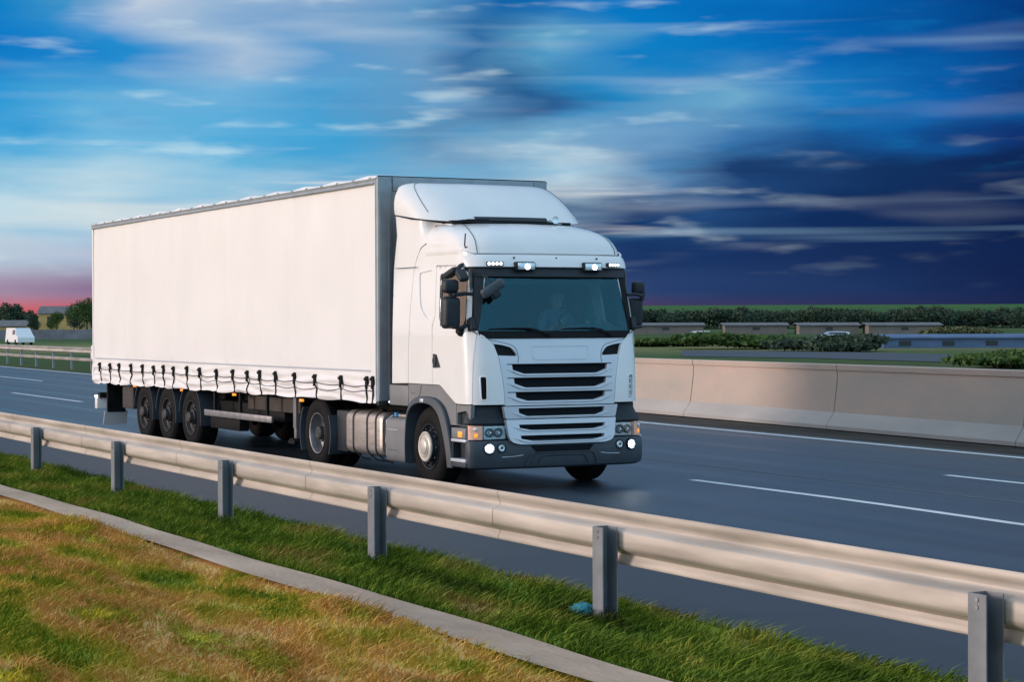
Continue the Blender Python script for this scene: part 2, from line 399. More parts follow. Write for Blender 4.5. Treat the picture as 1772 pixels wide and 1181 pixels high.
def edgeY(x): return lerp(-x, [(-a, b) for a, b in EDGE])
xs = [-300+2*i for i in range(171)]
def strip(name, f0, f1, z, mt, x0=-300, x1=40, stp=2., kind='structure'):
    n = max(1, int(round((x1-x0)/stp))); V = []; Fc = []
    for i in range(n+1):
        x = x0+(x1-x0)*i/n; V += [(x, f0(x), z), (x, f1(x), z)]
    for i in range(n): Fc.append((2*i, 2*i+2, 2*i+3, 2*i+1))
    o = obj(name, V, Fc, mt); 
    if kind: o['kind'] = kind
    return o
# ground sheet
gx = np.concatenate([np.linspace(-4000, -400, 25), np.linspace(-380, 60, 45), np.linspace(100, 1500, 10)])
gy = np.concatenate([np.linspace(-600, -60, 8), np.linspace(-40, 400, 60), np.linspace(430, 4000, 40)])
gm = bpy.data.materials.new('ground_grass'); gm.use_nodes = True; t = gm.node_tree; b = t.nodes['Principled BSDF']; b.inputs['Roughness'].default_value = .95; b.inputs['Specular IOR Level'].default_value = .1
g = t.nodes.new('ShaderNodeTexCoord'); dp = t.nodes.new('ShaderNodeVectorMath'); dp.operation = 'DOT_PRODUCT'
sb = t.nodes.new('ShaderNodeVectorMath'); sb.operation = 'SUBTRACT'; sb.inputs[1].default_value = (CAM.x, CAM.y, 0)
t.links.new(g.outputs['Object'], sb.inputs[0]); t.links.new(sb.outputs[0], dp.inputs[0]); dp.inputs[1].default_value = (VD.x, VD.y, 0)
nz = t.nodes.new('ShaderNodeTexNoise'); nz.inputs['Scale'].default_value = .012; nz.inputs['Detail'].default_value = 4; t.links.new(g.outputs['Object'], nz.inputs['Vector'])
ma = t.nodes.new('ShaderNodeMath'); ma.operation = 'MULTIPLY_ADD'; ma.inputs[1].default_value = 70; t.links.new(nz.outputs['Fac'], ma.inputs[0]); t.links.new(dp.outputs['Value'], ma.inputs[2])
mr = t.nodes.new('ShaderNodeMapRange'); mr.inputs[1].default_value = 35; mr.inputs[2].default_value = 1235; t.links.new(ma.outputs[0], mr.inputs[0])
cr = t.nodes.new('ShaderNodeValToRGB'); t.links.new(mr.outputs[0], cr.inputs[0])
st = [(0, (.05,.075,.025)), (.09, (.055,.08,.025)), (.115, (.05,.10,.03)), (.135, (.14,.15,.06)), (.175, (.20,.20,.07)), (.2, (.06,.11,.035)), (.26, (.045,.09,.03)), (.30, (.09,.12,.05)), (.42, (.03,.075,.03)), (.6, (.045,.12,.03)), (1, (.05,.14,.03))]
cr.color_ramp.elements[0].color = (*st[0][1], 1); cr.color_ramp.elements[1].color = (*st[-1][1], 1)
for p, c in st[1:-1]: e = cr.color_ramp.elements.new(p); e.color = (*c, 1)
nf = t.nodes.new('ShaderNodeTexNoise'); nf.inputs['Scale'].default_value = .9; nf.inputs['Detail'].default_value = 8; t.links.new(g.outputs['Object'], nf.inputs['Vector'])
mx = t.nodes.new('ShaderNodeMix'); mx.data_type = 'RGBA'; mx.blend_type = 'OVERLAY'; mx.inputs[0].default_value = .6
t.links.new(cr.outputs[0], mx.inputs[6]); t.links.new(nf.outputs['Color'], mx.inputs[7]); 
bw = t.nodes.new('ShaderNodeRGBToBW'); t.links.new(nf.outputs['Color'], bw.inputs[0]); t.links.new(bw.outputs[0], mx.inputs[7]); t.links.new(mx.outputs[2], b.inputs['Base Color'])
gb = MB().grid(lambda x, y: (x, y, hgt(x, y)), gx, gy)
go = obj('ground', gb.v, gb.f, gm, sm=True); go['kind'] = 'structure'
strip('road', lambda x: -3.2, lambda x: edgeY(x)+.35, .0, asphalt)
strip('road_shoulder', lambda x: -4.45, lambda x: -3.2, -.004, shoulder)
strip('gutter', lambda x: edgeY(x)+.35, lambda x: edgeY(x)+2.6+max(0, -x-20)*.012, -.02, gutter, -60, 40)
strip('edge_line', lambda x: edgeY(x)-.09, lambda x: edgeY(x)+.09, .004, linem)
strip('edge_line', lambda x: -2.06, lambda x: -1.90, .004, linem)
l1 = lambda x: lerp(-x, [(-12, 1.86), (-6, 1.93), (-3, 2.15), (.5, 2.2), (31.6, 2.66), (40, 2.83), (160, 5.6)])
l2 = lambda x: lerp(-x, [(-12, 5.3), (-2, 5.47), (-.5, 5.55), (52.7, 6.95), (60.6, 7.24), (160, 11)])
for a, c in ((-80,-71.5),(-60,-51.6),(-40.1, -31.6), (-20.4, -12), (-.6, 7.9), (19, 27)):
    strip('lane_line', lambda x: l1(x)-.07, lambda x: l1(x)+.07, .004, linem, a, c, 1)
for a, c in ((-100,-91),(-80.5,-72),(-60.8, -52.6), (-40.5, -32), (-20.5, -12), (.4, 8.9), (20, 28)):
    strip('lane_line', lambda x: l2(x)-.07, lambda x: l2(x)+.07, .004, linem, a, c, 1)
strip('joint_line', lambda x: l1(x)*.55+l2(x)*.45-.02, lambda x: l1(x)*.55+l2(x)*.45+.025, .004, sealm, -120, 40)
for off in (-1.2, .9):       # worn, polished wheel tracks
    pass

# grass verge sheets
def gmat(name, cols, sc=(.35, 2.2, 1), rough=.95):
    mt = bpy.data.materials.new(name); mt.use_nodes = True; t = mt.node_tree; b = t.nodes['Principled BSDF']; b.inputs['Roughness'].default_value = rough; b.inputs['Specular IOR Level'].default_value = .15
    g = t.nodes.new('ShaderNodeNewGeometry'); mp = t.nodes.new('ShaderNodeMapping'); mp.inputs['Scale'].default_value = sc; t.links.new(g.outputs['Position'], mp.inputs[0])
    n = t.nodes.new('ShaderNodeTexNoise'); n.inputs['Scale'].default_value = 1.; n.inputs['Detail'].default_value = 7; n.inputs['Roughness'].default_value = .62; t.links.new(mp.outputs[0], n.inputs[0])
    r = t.nodes.new('ShaderNodeValToRGB'); r.color_ramp.elements[0].position = cols[0][0]; r.color_ramp.elements[0].color = (*cols[0][1], 1)
    r.color_ramp.elements[1].position = cols[-1][0]; r.color_ramp.elements[1].color = (*cols[-1][1], 1)
    for p, c in cols[1:-1]: e = r.color_ramp.elements.new(p); e.color = (*c, 1)
    t.links.new(n.outputs['Fac'], r.inputs[0]); t.links.new(r.outputs[0], b.inputs['Base Color']); return mt
verge = gmat('verge_green', [(.3, (.08,.075,.02)), (.40, (.09,.16,.02)), (.5, (.18,.27,.035)), (.57, (.30,.34,.06)), (.66, (.34,.24,.09))], sc=(.5, 1.9, 1))
field = gmat('dry_field', [(.30, (.13,.20,.02)), (.38, (.27,.32,.03)), (.44, (.55,.45,.08)), (.50, (.72,.46,.17)), (.55, (.60,.36,.13)), (.60, (.36,.34,.04)), (.66, (.75,.62,.09))], sc=(.40, 1.1, 1))
def wob(x, s=1): return .12*math.sin(x*.8*s+1)+.07*math.sin(x*2.1*s)
strip('verge', lambda x: -5.95, lambda x: -4.30, -.010, verge, -60, 30, 1)
strip('drainage_channel', lambda x: -6.30-.02*math.sin(x*1.3), lambda x: -5.9+wob(x)*.2, .03, kerbm, -60, 30, .25)
V = []; Fc = []; ny = 16; XS = np.linspace(-60, 24, 180)
def fz(x, y): return .0+.05*math.sin(x*.9+y)*math.sin(y*1.7)+max(0, -7.2-y)*.05
for x in XS:
    for j in range(ny):
        y = -6.18-(j/(ny-1))**1.5*22; V.append((x, y, fz(x, y) if j else .0))
for i in range(len(XS)-1):
    for j in range(ny-1): Fc.append((i*ny+j, i*ny+j+1, (i+1)*ny+j+1, (i+1)*ny+j))
fo = obj('dry_grass_slope', V, Fc, field, sm=True); fo['kind'] = 'structure'

def blades(name, n, xr, yr, h0, h1, w, mt, zf, lab, tufts=True):
    x = xr[0]+(xr[1]-xr[0])*rng.random(n)**.8 if xr[1] < 20 else xr[0]+(xr[1]-xr[0])*rng.random(n)
    y = yr[0]+(yr[1]-yr[0])*rng.random(n)
    if tufts:
        k = np.sin(x*3.1+np.sin(y*4)*2)*np.sin(y*5.3+x)+rng.random(n)*1.6
        keep = k > .12; x = x[keep]; y = y[keep]
    n = len(x); z = np.array([zf(a, c) for a, c in zip(x, y)])-.01
    a = rng.random(n)*2*np.pi; h = h0+(h1-h0)*rng.random(n)**1.7*(.6+.4*np.sin(x*1.3+y*2.)**2); ln = h*(.7+1.5*rng.random(n)); la = rng.normal(-.1, .42, n)
    dx, dy = np.cos(a)*w, np.sin(a)*w; lx, ly = np.cos(la)*ln, np.sin(la)*ln
    P = np.empty((n, 5, 3))
    P[:, 0] = np.stack([x-dx, y-dy, z], 1); P[:, 1] = np.stack([x+dx, y+dy, z], 1)
    P[:, 2] = np.stack([x+dx*.7+lx*.35, y+dy*.7+ly*.35, z+h*.6], 1); P[:, 3] = np.stack([x-dx*.7+lx*.35, y-dy*.7+ly*.35, z+h*.6], 1)
    P[:, 4] = np.stack([x+lx, y+ly, z+h], 1)
    me = bpy.data.meshes.new(name); me.vertices.add(n*5); me.vertices.foreach_set('co', P.reshape(-1))
    base = np.arange(n)*5
    li = np.stack([base, base+1, base+2, base+3, base+3, base+2, base+4], 1).reshape(-1)
    me.loops.add(n*7); me.loops.foreach_set('vertex_index', li.astype(np.int32)); me.polygons.add(n*2)
    ls = np.stack([np.arange(n)*7, np.arange(n)*7+4], 1).reshape(-1); me.polygons.foreach_set('loop_start', ls.astype(np.int32))
    me.update(calc_edges=True); me.materials.append(mt); o = bpy.data.objects.new(name, me); COL.objects.link(o)
    tag(o, lab, 'grass', kind='stuff'); return o
blades('verge_grass', 150000, (-32, 15), (-5.86, -4.40), .04, .14, .006, verge, lambda x, y: -.01, 'short green grass along the foot of the guardrail posts')
blades('dry_grass', 380000, (-24, 14.5), (-10.5, -6.30), .03, .11, .0055, field, fz, 'yellow and brown dry grass on the roadside bank')

# ------------------------------------------------------------------ near guardrail
gr = empty('guardrail', (0, -4.8, 0)); tag(gr, 'long galvanised steel guardrail crossing the foreground in front of the verge', 'guardrail')
prof = [(.010, .750), (.030, .757), (.040, .742), (.030, .705), (.012, .672), (.020, .655), (.045, .640), (.075, .628), (.082, .615), (.082, .535), (.076, .515), (.050, .497), (.022, .487), (.012, .475), (.022, .452), (.036, .425), (.032, .412), (.018, .414)]
prof = [(d, .742-(.757-z)*1.09) for d, z in prof]
V = []; Fc = []; X0 = np.arange(-120, 31, 1.)
for x in X0:
    for (d, z) in prof: V.append((x, -d+.03, z))
    for (d, z) in prof[::-1]: V.append((x, -d+.034, z-.001 if z > .6 else z+.001))
k = len(prof)*2
for i in range(len(X0)-1):
    for j in range(k): Fc.append((i*k+j, i*k+(j+1) % k, (i+1)*k+(j+1) % k, (i+1)*k+j))
finish(obj('beam', V, Fc, galv, gr), 50)
pm = MB(); pp = [(-.07, -.06), (.07, -.06), (.07, -.052), (-.062, -.052), (-.062, .052), (.07, .052), (.07, .06), (-.07, .06)]
def rpost(x):
    mb = MB(); mb.prism([(p[0]+x, p[1]-.125) for p in pp], 'Z', -.3, .63); return mb
for i in range(-28, 8):
    x = 1.62+3.92*i
    po = rpost(x).build('post', galvp, gr); 
    if x > -14:
        mb = MB()
        for zz in (.56, .60): mb.lathe([(0, 0), (0, .014), (.012, .012), (.012, 0)], 6, (x, -.19, zz-0), 'Y')
        mb.build('bolt', rimm, po)
for i in range(-3, 3):
    xj = -.4+3.92*i
    mb = MB(); mb.grid(lambda x, q: (x, -prof[int(q)][0]+.027, prof[int(q)][1]), [xj-.16, xj+.16], list(range(1, len(prof)-1))); mb.build('splice_plate', galv, gr, 50)

# litter bag by the post
bmx = bmesh.new(); bmesh.ops.create_icosphere(bmx, subdivisions=3, radius=.11)
for v in bmx.verts:
    q = v.co.normalized(); v.co *= 1+.25*math.sin(q.x*9+q.z*5)*math.sin(q.y*8+1)+.12*math.sin(q.z*17+q.x*13); v.co.x *= 1.35; v.co.z *= .7
me = bpy.data.meshes.new('litter_bag'); bmx.to_mesh(me); bmx.free(); me.materials.append(turq); me.shade_smooth(); o = bpy.data.objects.new('litter_bag', me); COL.objects.link(o)
o.scale = (.7, .7, .6); o.location = (9.28, -5.0, .04); tag(o, 'crumpled turquoise plastic bag lying in the grass at a guardrail post', 'litter')

# ------------------------------------------------------------------ concrete barrier
br = empty('concrete_barrier', (-10, 11.3, 0)); tag(br, 'pale concrete traffic barrier on the far side of the road', 'barrier')
BP = [(40, 7.0), (12, 9.5), (-4, 10.8), (-13.9, 11.8), (-19, 12.2), (-40, 13.4), (-52, 14)]
def bY(x): return lerp(-x, [(-a, b) for a, b in BP])
def bstrip(name, pr, mt, x0, x1):
    mb = MB(); X = np.linspace(x0, x1, max(2, int((x1-x0)/1.5)+1)); n = len(pr)
    V = [(x+10, bY(x)+d-11.3, z) for x in X for d, z in pr]
    Fc = [(i*n+j, (i+1)*n+j, (i+1)*n+j+1, i*n+j+1) for i in range(len(X)-1) for j in range(n-1)]
    Fc += [tuple(range(n)), tuple((len(X)-1)*n+q for q in range(n))]
    mb.add(V, Fc); return mb.build(name, mt, br, 30)
up = [(.02, .32), (.10, .90), (.11, 1.12), (.085, 1.13), (.075, 1.225), (.09, 1.24), (.30, 1.24), (.32, 1.22), (.31, .9), (.40, .32)]
ft = [(-.16, 0), (-.16, .07), (.02, .32), (.40, .318), (.58, .07), (.58, 0)]
x = -52.
while x < 34:
    bstrip('barrier_unit', up, concrete, x+.012, x+5.98); bstrip('barrier_foot', ft, concfoot, x+.008, x+5.99); x += 6

# ------------------------------------------------------------------ far guardrail on the left
fg = empty('guardrail', (-80, 13.6, 0)); tag(fg, 'distant two-beam steel guardrail beyond the carriageway at the left', 'guardrail')
def fY(x): return edgeY(x)+1.45
for z0, z1, nm in ((.80, 1.06, 'beam'), (.42, .58, 'lower_beam')):
    pr = [(0, z0), (-.05, z0+.04), (0, (z0+z1)/2), (-.05, z1-.04), (0, z1), (.02, z1), (.02, z0)]
    X = np.arange(-290, -53, 4.); n = len(pr); mb = MB()
    mb.add([(x+80, fY(x)+d-13.6, z) for x in X for d, z in pr], [(i*n+j, i*n+(j+1) % n, (i+1)*n+(j+1) % n, (i+1)*n+j) for i in range(len(X)-1) for j in range(n)]); mb.build(nm, galv, fg, 50)
for i in range(50):
    x = -56-4*i; MB().box(x+80-.05, x+80+.05, fY(x)-13.6+.03, fY(x)-13.6+.13, 0, 1.04).build('post', galvp, fg)

# ------------------------------------------------------------------ vegetation and far places
def leafmat(name, c1, c2):
    return mat(name, c1, .8, col2=c2, vscale=.9, spec=.2)
lm = [leafmat('foliage_dark', (.025,.05,.035), (.06,.09,.055)), leafmat('foliage_green', (.035,.08,.02), (.08,.13,.035)), leafmat('foliage_pale', (.08,.10,.05), (.13,.14,.07))]
bark = mat('bark', (.08,.06,.045), .9, var=.3, vscale=8)
def foliage(cx, cy, cz, rx, ry, rz, n, size, lobes=7):
    C = []; 
    for i in range(lobes):
        a = rng.random()*2*math.pi; q = rng.random()**.5*.62; C.append((math.cos(a)*q, math.sin(a)*q, (rng.random()-.42)*1.05, .34+.28*rng.random()))
    C = np.array(C); k = rng.integers(0, lobes, n); d = rng.normal(size=(n, 3)); d /= np.linalg.norm(d, axis=1)[:, None]
    P = C[k, :3]+d*(C[k, 3]*(.55+.5*rng.random(n)))[:, None]; P *= np.array([rx, ry, rz]); P += np.array([cx, cy, cz]); P[:, 2] = np.maximum(P[:, 2], cz-rz)
    a = rng.normal(size=(n, 3)); a /= np.linalg.norm(a, axis=1)[:, None]; b_ = np.cross(a, rng.normal(size=(n, 3))); b_ /= np.linalg.norm(b_, axis=1)[:, None]
    s_ = (size*(.6+.8*rng.random(n)))[:, None]
    V = np.stack([P-a*s_, P+b_*s_*.6, P+a*s_, P-b_*s_*.6], 1).reshape(-1, 3)
    return V, [(4*i, 4*i+1, 4*i+2, 4*i+3) for i in range(n)]
def tree(name, P, h, r, mt, lab, cat='tree', group=None, n=500, low=False):
    e = empty(name, P); V, Fc = foliage(0, 0, h*(.5 if low else .62), r, r, h*(.5 if low else .42), n*7, r*.045); obj('crown', V, Fc, mt, e)
    mb = MB().tube([(0, 0, -.3), (.05, 0, h*.3), (-.05, .05, h*.55), (.1, 0, h*.8)], [h*.03, h*.024, h*.015, h*.006], 7)
    for q in range(4):
        a = q*1.7; mb.tube([(0, 0, h*(.25+.1*q)), (math.cos(a)*r*.4, math.sin(a)*r*.4, h*(.45+.1*q))], [h*.012, h*.004], 5)
    mb.build('trunk', bark, e); tag(e, lab, cat, group); return e
def at(u, d, z=None):
    P = pix(u, 560, d); return Vector((P.x, P.y, hgt(P.x, P.y) if z is None else z))
# far hedgerow: one mass
V = []; Fc = []
for i in range(190):
    u = 1040+i*4.6+rng.random()*6; p = at(u, 345+rng.random()*14); h = 2.7+rng.random()*.8+.3*math.sin(i*.17)
    v, f = foliage(p.x, p.y, p.z+h*.5, 2.6, 2.6, h*.55, 420, .24, 5); n = len(V); V += v.tolist(); Fc += [tuple(q+n for q in ff) for ff in f]
tag(obj('hedgerow', V, Fc, lm[0]), 'long dark hedgerow across the fields right of the truck', 'hedge', kind='stuff')
V = []; Fc = []
for i in range(40):
    u = -40+i*6+rng.random()*5; p = at(u, 420+rng.random()*30); h = (3.8+2.2*math.sin(i*.28-1.3)+rng.random()*1.2)*.9
    v, f = foliage(p.x, p.y, p.z+h*.5, 3, 3, h*.55, 500, .3, 5); n = len(V); V += v.tolist(); Fc += [tuple(q+n for q in ff) for ff in f]
tag(obj('woodland', V, Fc, lm[0]), 'dark low wood on the skyline at the far left', 'wood', kind='stuff')
labs = ['round green bush just above the barrier, nearest the truck cab', 'wide dark bush above the barrier close to the pale blue car', 'bright green bush at the right edge above the barrier', 'low bush at the foot of the far hedgerow, right of the cab mirror', 'small pale bush beside the low sheds at right']
for (u, d, h, r, mi), lb in zip([(1285, 165, 1.25, 5.6, 1), (1425, 150, 1.3, 5.2, 0), (1745, 92, .75, 3.4, 1), (1150, 185, .9, 5.0, 1), (1660, 235, 1.5, 5.0, 2)], labs):
    tree('bush', at(u, d), h, r, lm[mi], lb, 'bush', 'bushes beyond the barrier', 900, True)
for i, (u, d, h) in enumerate([(150, 330, 7.2), (128, 350, 5.2), (98, 360, 4.6), (60, 370, 4.2)]):
    tree('round_tree', at(u, d), h*.9, h*.42, lm[0 if i % 2 else 1], ['tallest tree close beside the rear of the trailer', 'second tree left of the trailer on the skyline', 'third tree left of the trailer on the skyline', 'leftmost low tree on the skyline above the white van'][i], 'tree', 'skyline trees left of the trailer', 700)
# low sheds and houses
wallm = mat('pinkish_render', (.17,.155,.14), .85, var=.15, vscale=.6); roofm = mat('grey_roof', (.13,.13,.14), .7, var=.2, vscale=.7); blueroof = mat('blue_sheet', (.07,.13,.25), .45, var=.2, vscale=.5, vstretch=(1,1,4))
yellow = mat('yellow_render', (.45,.32,.12), .8, var=.1, vscale=1); winm = mat('dark_window', (.02,.025,.03), .2); fencem = mat('grey_fence_panel', (.16,.17,.20), .8, var=.25, vscale=.5)
def house(name, u, d, w, dp_, h, rh, wm, rm, lab, cat, dz=0, group=None):
    P = at(u, d); P.z += dz; e = empty(name, P, YAW-math.pi/2); tag(e, lab, cat, group)
    MB().box(-w/2, w/2, -dp_/2, dp_/2, -.8, h).build('wall', wm, e)
    MB().prism([(-dp_/2-.3, h), (0, h+rh), (dp_/2+.3, h), (dp_/2+.3, h+.12), (0, h+rh+.14), (-dp_/2-.3, h+.12)], 'X', -w/2-.3, w/2+.3).build('roof', rm, e)
    n = max(2, int(w/3.2)) if dz <= 0 or cat == 'house' else 1
    for i in range(n):
        x = -w/2+w*(i+.5)/n
        MB().box(x-.5, x+.5, -dp_/2-.03, -dp_/2+.05, h*.38, h*.8).build('window', winm, e)
    return e
for i, (u, w) in enumerate([(1150, 9), (1305, 7.4), (1430, 7.0), (1560, 8.4)]):
    house('low_shed', u, 292-i*3, w*1.2, 5, 1.0, .32, wallm, roofm, ['pinkish low shed below the hedgerow, the one nearest the cab mirror', 'second pinkish low shed from the cab mirror, below the hedgerow', 'third pinkish low shed from the cab mirror, below the hedgerow', 'rightmost pinkish low shed below the hedgerow'][i], 'shed', .2, 'low sheds below the hedgerow')
house('warehouse', 1660, 172, 14.5, 8, 1.0, .22, blueroof, blueroof, 'long low blue sheet-metal building behind the barrier at the right', 'warehouse', -.2)
house('cottage', 112, 395, 9, 6, 2.6, 1.4, yellow, roofm, 'yellow cottage with dark roof among the skyline trees left of the trailer', 'house', 1.2)
house('cottage', 14, 385, 8, 6, 1.4, 1.1, yellow, roofm, 'small yellow building at the very left edge above the white van', 'house', 0)
P = at(95, 300); e = empty('boundary_fence', P, YAW-math.pi/2); tag(e, 'long grey panel fence in front of the distant trees at left', 'fence')
for i in range(-7, 8):
    MB().box(i*2.2-1.08, i*2.2+1.08, -.03, .03, 0.1, 1.55).build('panel', fencem, e); MB().box(i*2.2+1.08, i*2.2+1.14, -.05, .05, 0, 1.8).build('post', galvp, e)
# side road with asphalt beyond the barrier
def far_strip(name, pts, mt, dz):
    V = []
    for u, d in pts: p = at(u, d); V.append((p.x, p.y, p.z+dz))
    n = len(V)//2; o = obj(name, V, [(i, i+1, n*2-2-i, n*2-1-i) for i in range(n-1)], mt); o['kind'] = 'structure'; return o
far_strip('side_road', [(1180, 128), (1400, 120), (1600, 108), (1900, 92), (1900, 112), (1600, 136), (1400, 150), (1180, 156)], shoulder, .03)

def car(name, u, d, heading, col, lab, cat, van=False, L=4.4, H=1.45, wd=1.75):
    P = at(u, d); e = empty(name, P, heading); tag(e, lab, cat, None)
    pt = mat('car_paint', col, .3, var=.02, coat=.6)
    if van: side = [(-L/2, .35), (-L/2, H*.97), (-L/2+.15, H), (L*.18, H), (L*.27, H*.95), (L*.37, H*.6), (L*.48, H*.5), (L/2, H*.42), (L/2, .3)]
    else: side = [(-L/2, .35), (-L/2+.05, H*.62), (-L*.42, H*.68), (-L*.28, H*.97), (-L*.1, H), (L*.08, H*.97), (L*.25, H*.68), (L*.45, H*.55), (L/2, H*.42), (L/2, .28)]
    mb = MB(); n = len(side)
    V = []
    for s_, k in ((-1, 1), (1, 1)):
        for p in side: V.append((p[0], s_*wd/2*(1 if p[1] < H*.7 else .84), p[1]))
    mb.add(V, [tuple(range(n)), tuple(range(n, 2*n))[::-1]]+[(i, n+i, n+(i+1) % n, (i+1) % n) for i in range(n)]); mb.build('body', pt, e)
    for s_ in (-1, 1):
        if van: q = [(L*.08, H*.62), (L*.3, H*.62), (L*.24, H*.88), (L*.08, H*.9)]
        else: q = [(-L*.3, H*.7), (L*.2, H*.7), (L*.07, H*.93), (-L*.22, H*.93)]
        V = [(p[0], s_*(wd/2*(1.003 if p[1] < H*.7 else .90)+.02), p[1]) for p in q]; MB().add(V+[(a, b-s_*.03, c) for a, b, c in V], [(0, 1, 2, 3), (7, 6, 5, 4), (0, 4, 5, 1), (1, 5, 6, 2), (2, 6, 7, 3), (3, 7, 4, 0)]).build('window', winm, e)
        for x in (-L*.31, L*.31):
            w_ = MB().lathe([(0, 0), (0, .2), (-.01, .31), (.18, .31), (.2, .2), (.2, 0)], 20, (x, s_*wd/2-(.2 if s_ > 0 else 0), .31), 'Y').build('wheel', tyre, e)
    x0, x1 = (L*.275, L*.37) if van else (L*.09, L*.245)
    MB().box(-L/2-.01, -L/2+.03, -wd*.45, -wd*.3, H*.45, H*.58).build('tail_light', red, e); MB().box(-L/2-.01, -L/2+.03, wd*.3, wd*.45, H*.45, H*.58).build('tail_light', red, e)
    return e
car('van', 34, 225, 0.02, (.75,.76,.78), 'white van travelling beyond the far guardrail at the left edge', 'van', True, 5.4, 1.9, 1.9)
car('car', 1222, 190, R(152.6-90), (.72,.74,.78), 'white car partly hidden behind the barrier nearest the cab', 'car')
car('car', 1440, 165, R(152.6+90), (.50,.58,.70), 'pale blue car behind the barrier beside the dark bush', 'car')
# ================================================================== the truck (nose at x = 0, driving towards +x)
truck = empty('articulated_truck', (0, 0, 0))
tag(truck, 'white articulated lorry with a curtain-sided trailer driving along the motorway, lamps lit', 'truck')
FT = [(.28, -.12), (.34, -.08), (.62, -.08), (.66, -.10), (.8, -.11), (1.04, -.10), (1.3, -.105), (1.6, -.12), (1.88, -.15), (2.25, -.20), (2.62, -.26), (2.75, -.28), (3.0, -.32)]
def Fx(z): return lerp(z, FT)
def Wz(z): return lerp(z, [(1.95, 1.20), (2.3, 1.172), (2.75, 1.12), (3.1, 1.115)])
CA, CB, PW, CR = .28, .46, 2.3, .03
def xf(y, z, off=0):
    W_ = Wz(z); q = max(0, min(1, (abs(y)-(W_-CB))/CB)); q = min(q, .9995)
    return Fx(z)-CR*min(1, abs(y)/(W_-CB))**2-CA*(1-(1-q**PW)**(1/PW))+off
def sx(x, z): return x-1.8*(1.2-Wz(z))
def sy(x, z, off=0):
    q = max(0, min(.9995, (x-(Fx(z)-CR-CA))/CA)); return (Wz(z)-CB)+CB*(1-q**PW)**(1/PW)+off
def corner(th, z, off=0, s=-1):      # th 0 = front face, 1 = side face
    a = th*math.pi/2; sn, cs = math.sin(a)**(2/PW), math.cos(a)**(2/PW) if math.cos(a) > 1e-9 else 0
    return Vector((Fx(z)-CR-CA+(CA+off)*cs, s*((Wz(z)-CB)+(CB+off)*sn), z))
def thy(y, z=1.5):
    q = max(0, min(1, (abs(y)-(Wz(z)-CB))/CB)); return math.asin(q**(PW/2))/(math.pi/2)
def thx(x, z):
    q = max(0, min(1, (sx(x, z)-(Fx(z)-CR-CA))/CA)); return math.acos(q**(PW/2))/(math.pi/2)
def front(a, b, t): return (xf(a, b, -t), a, b)

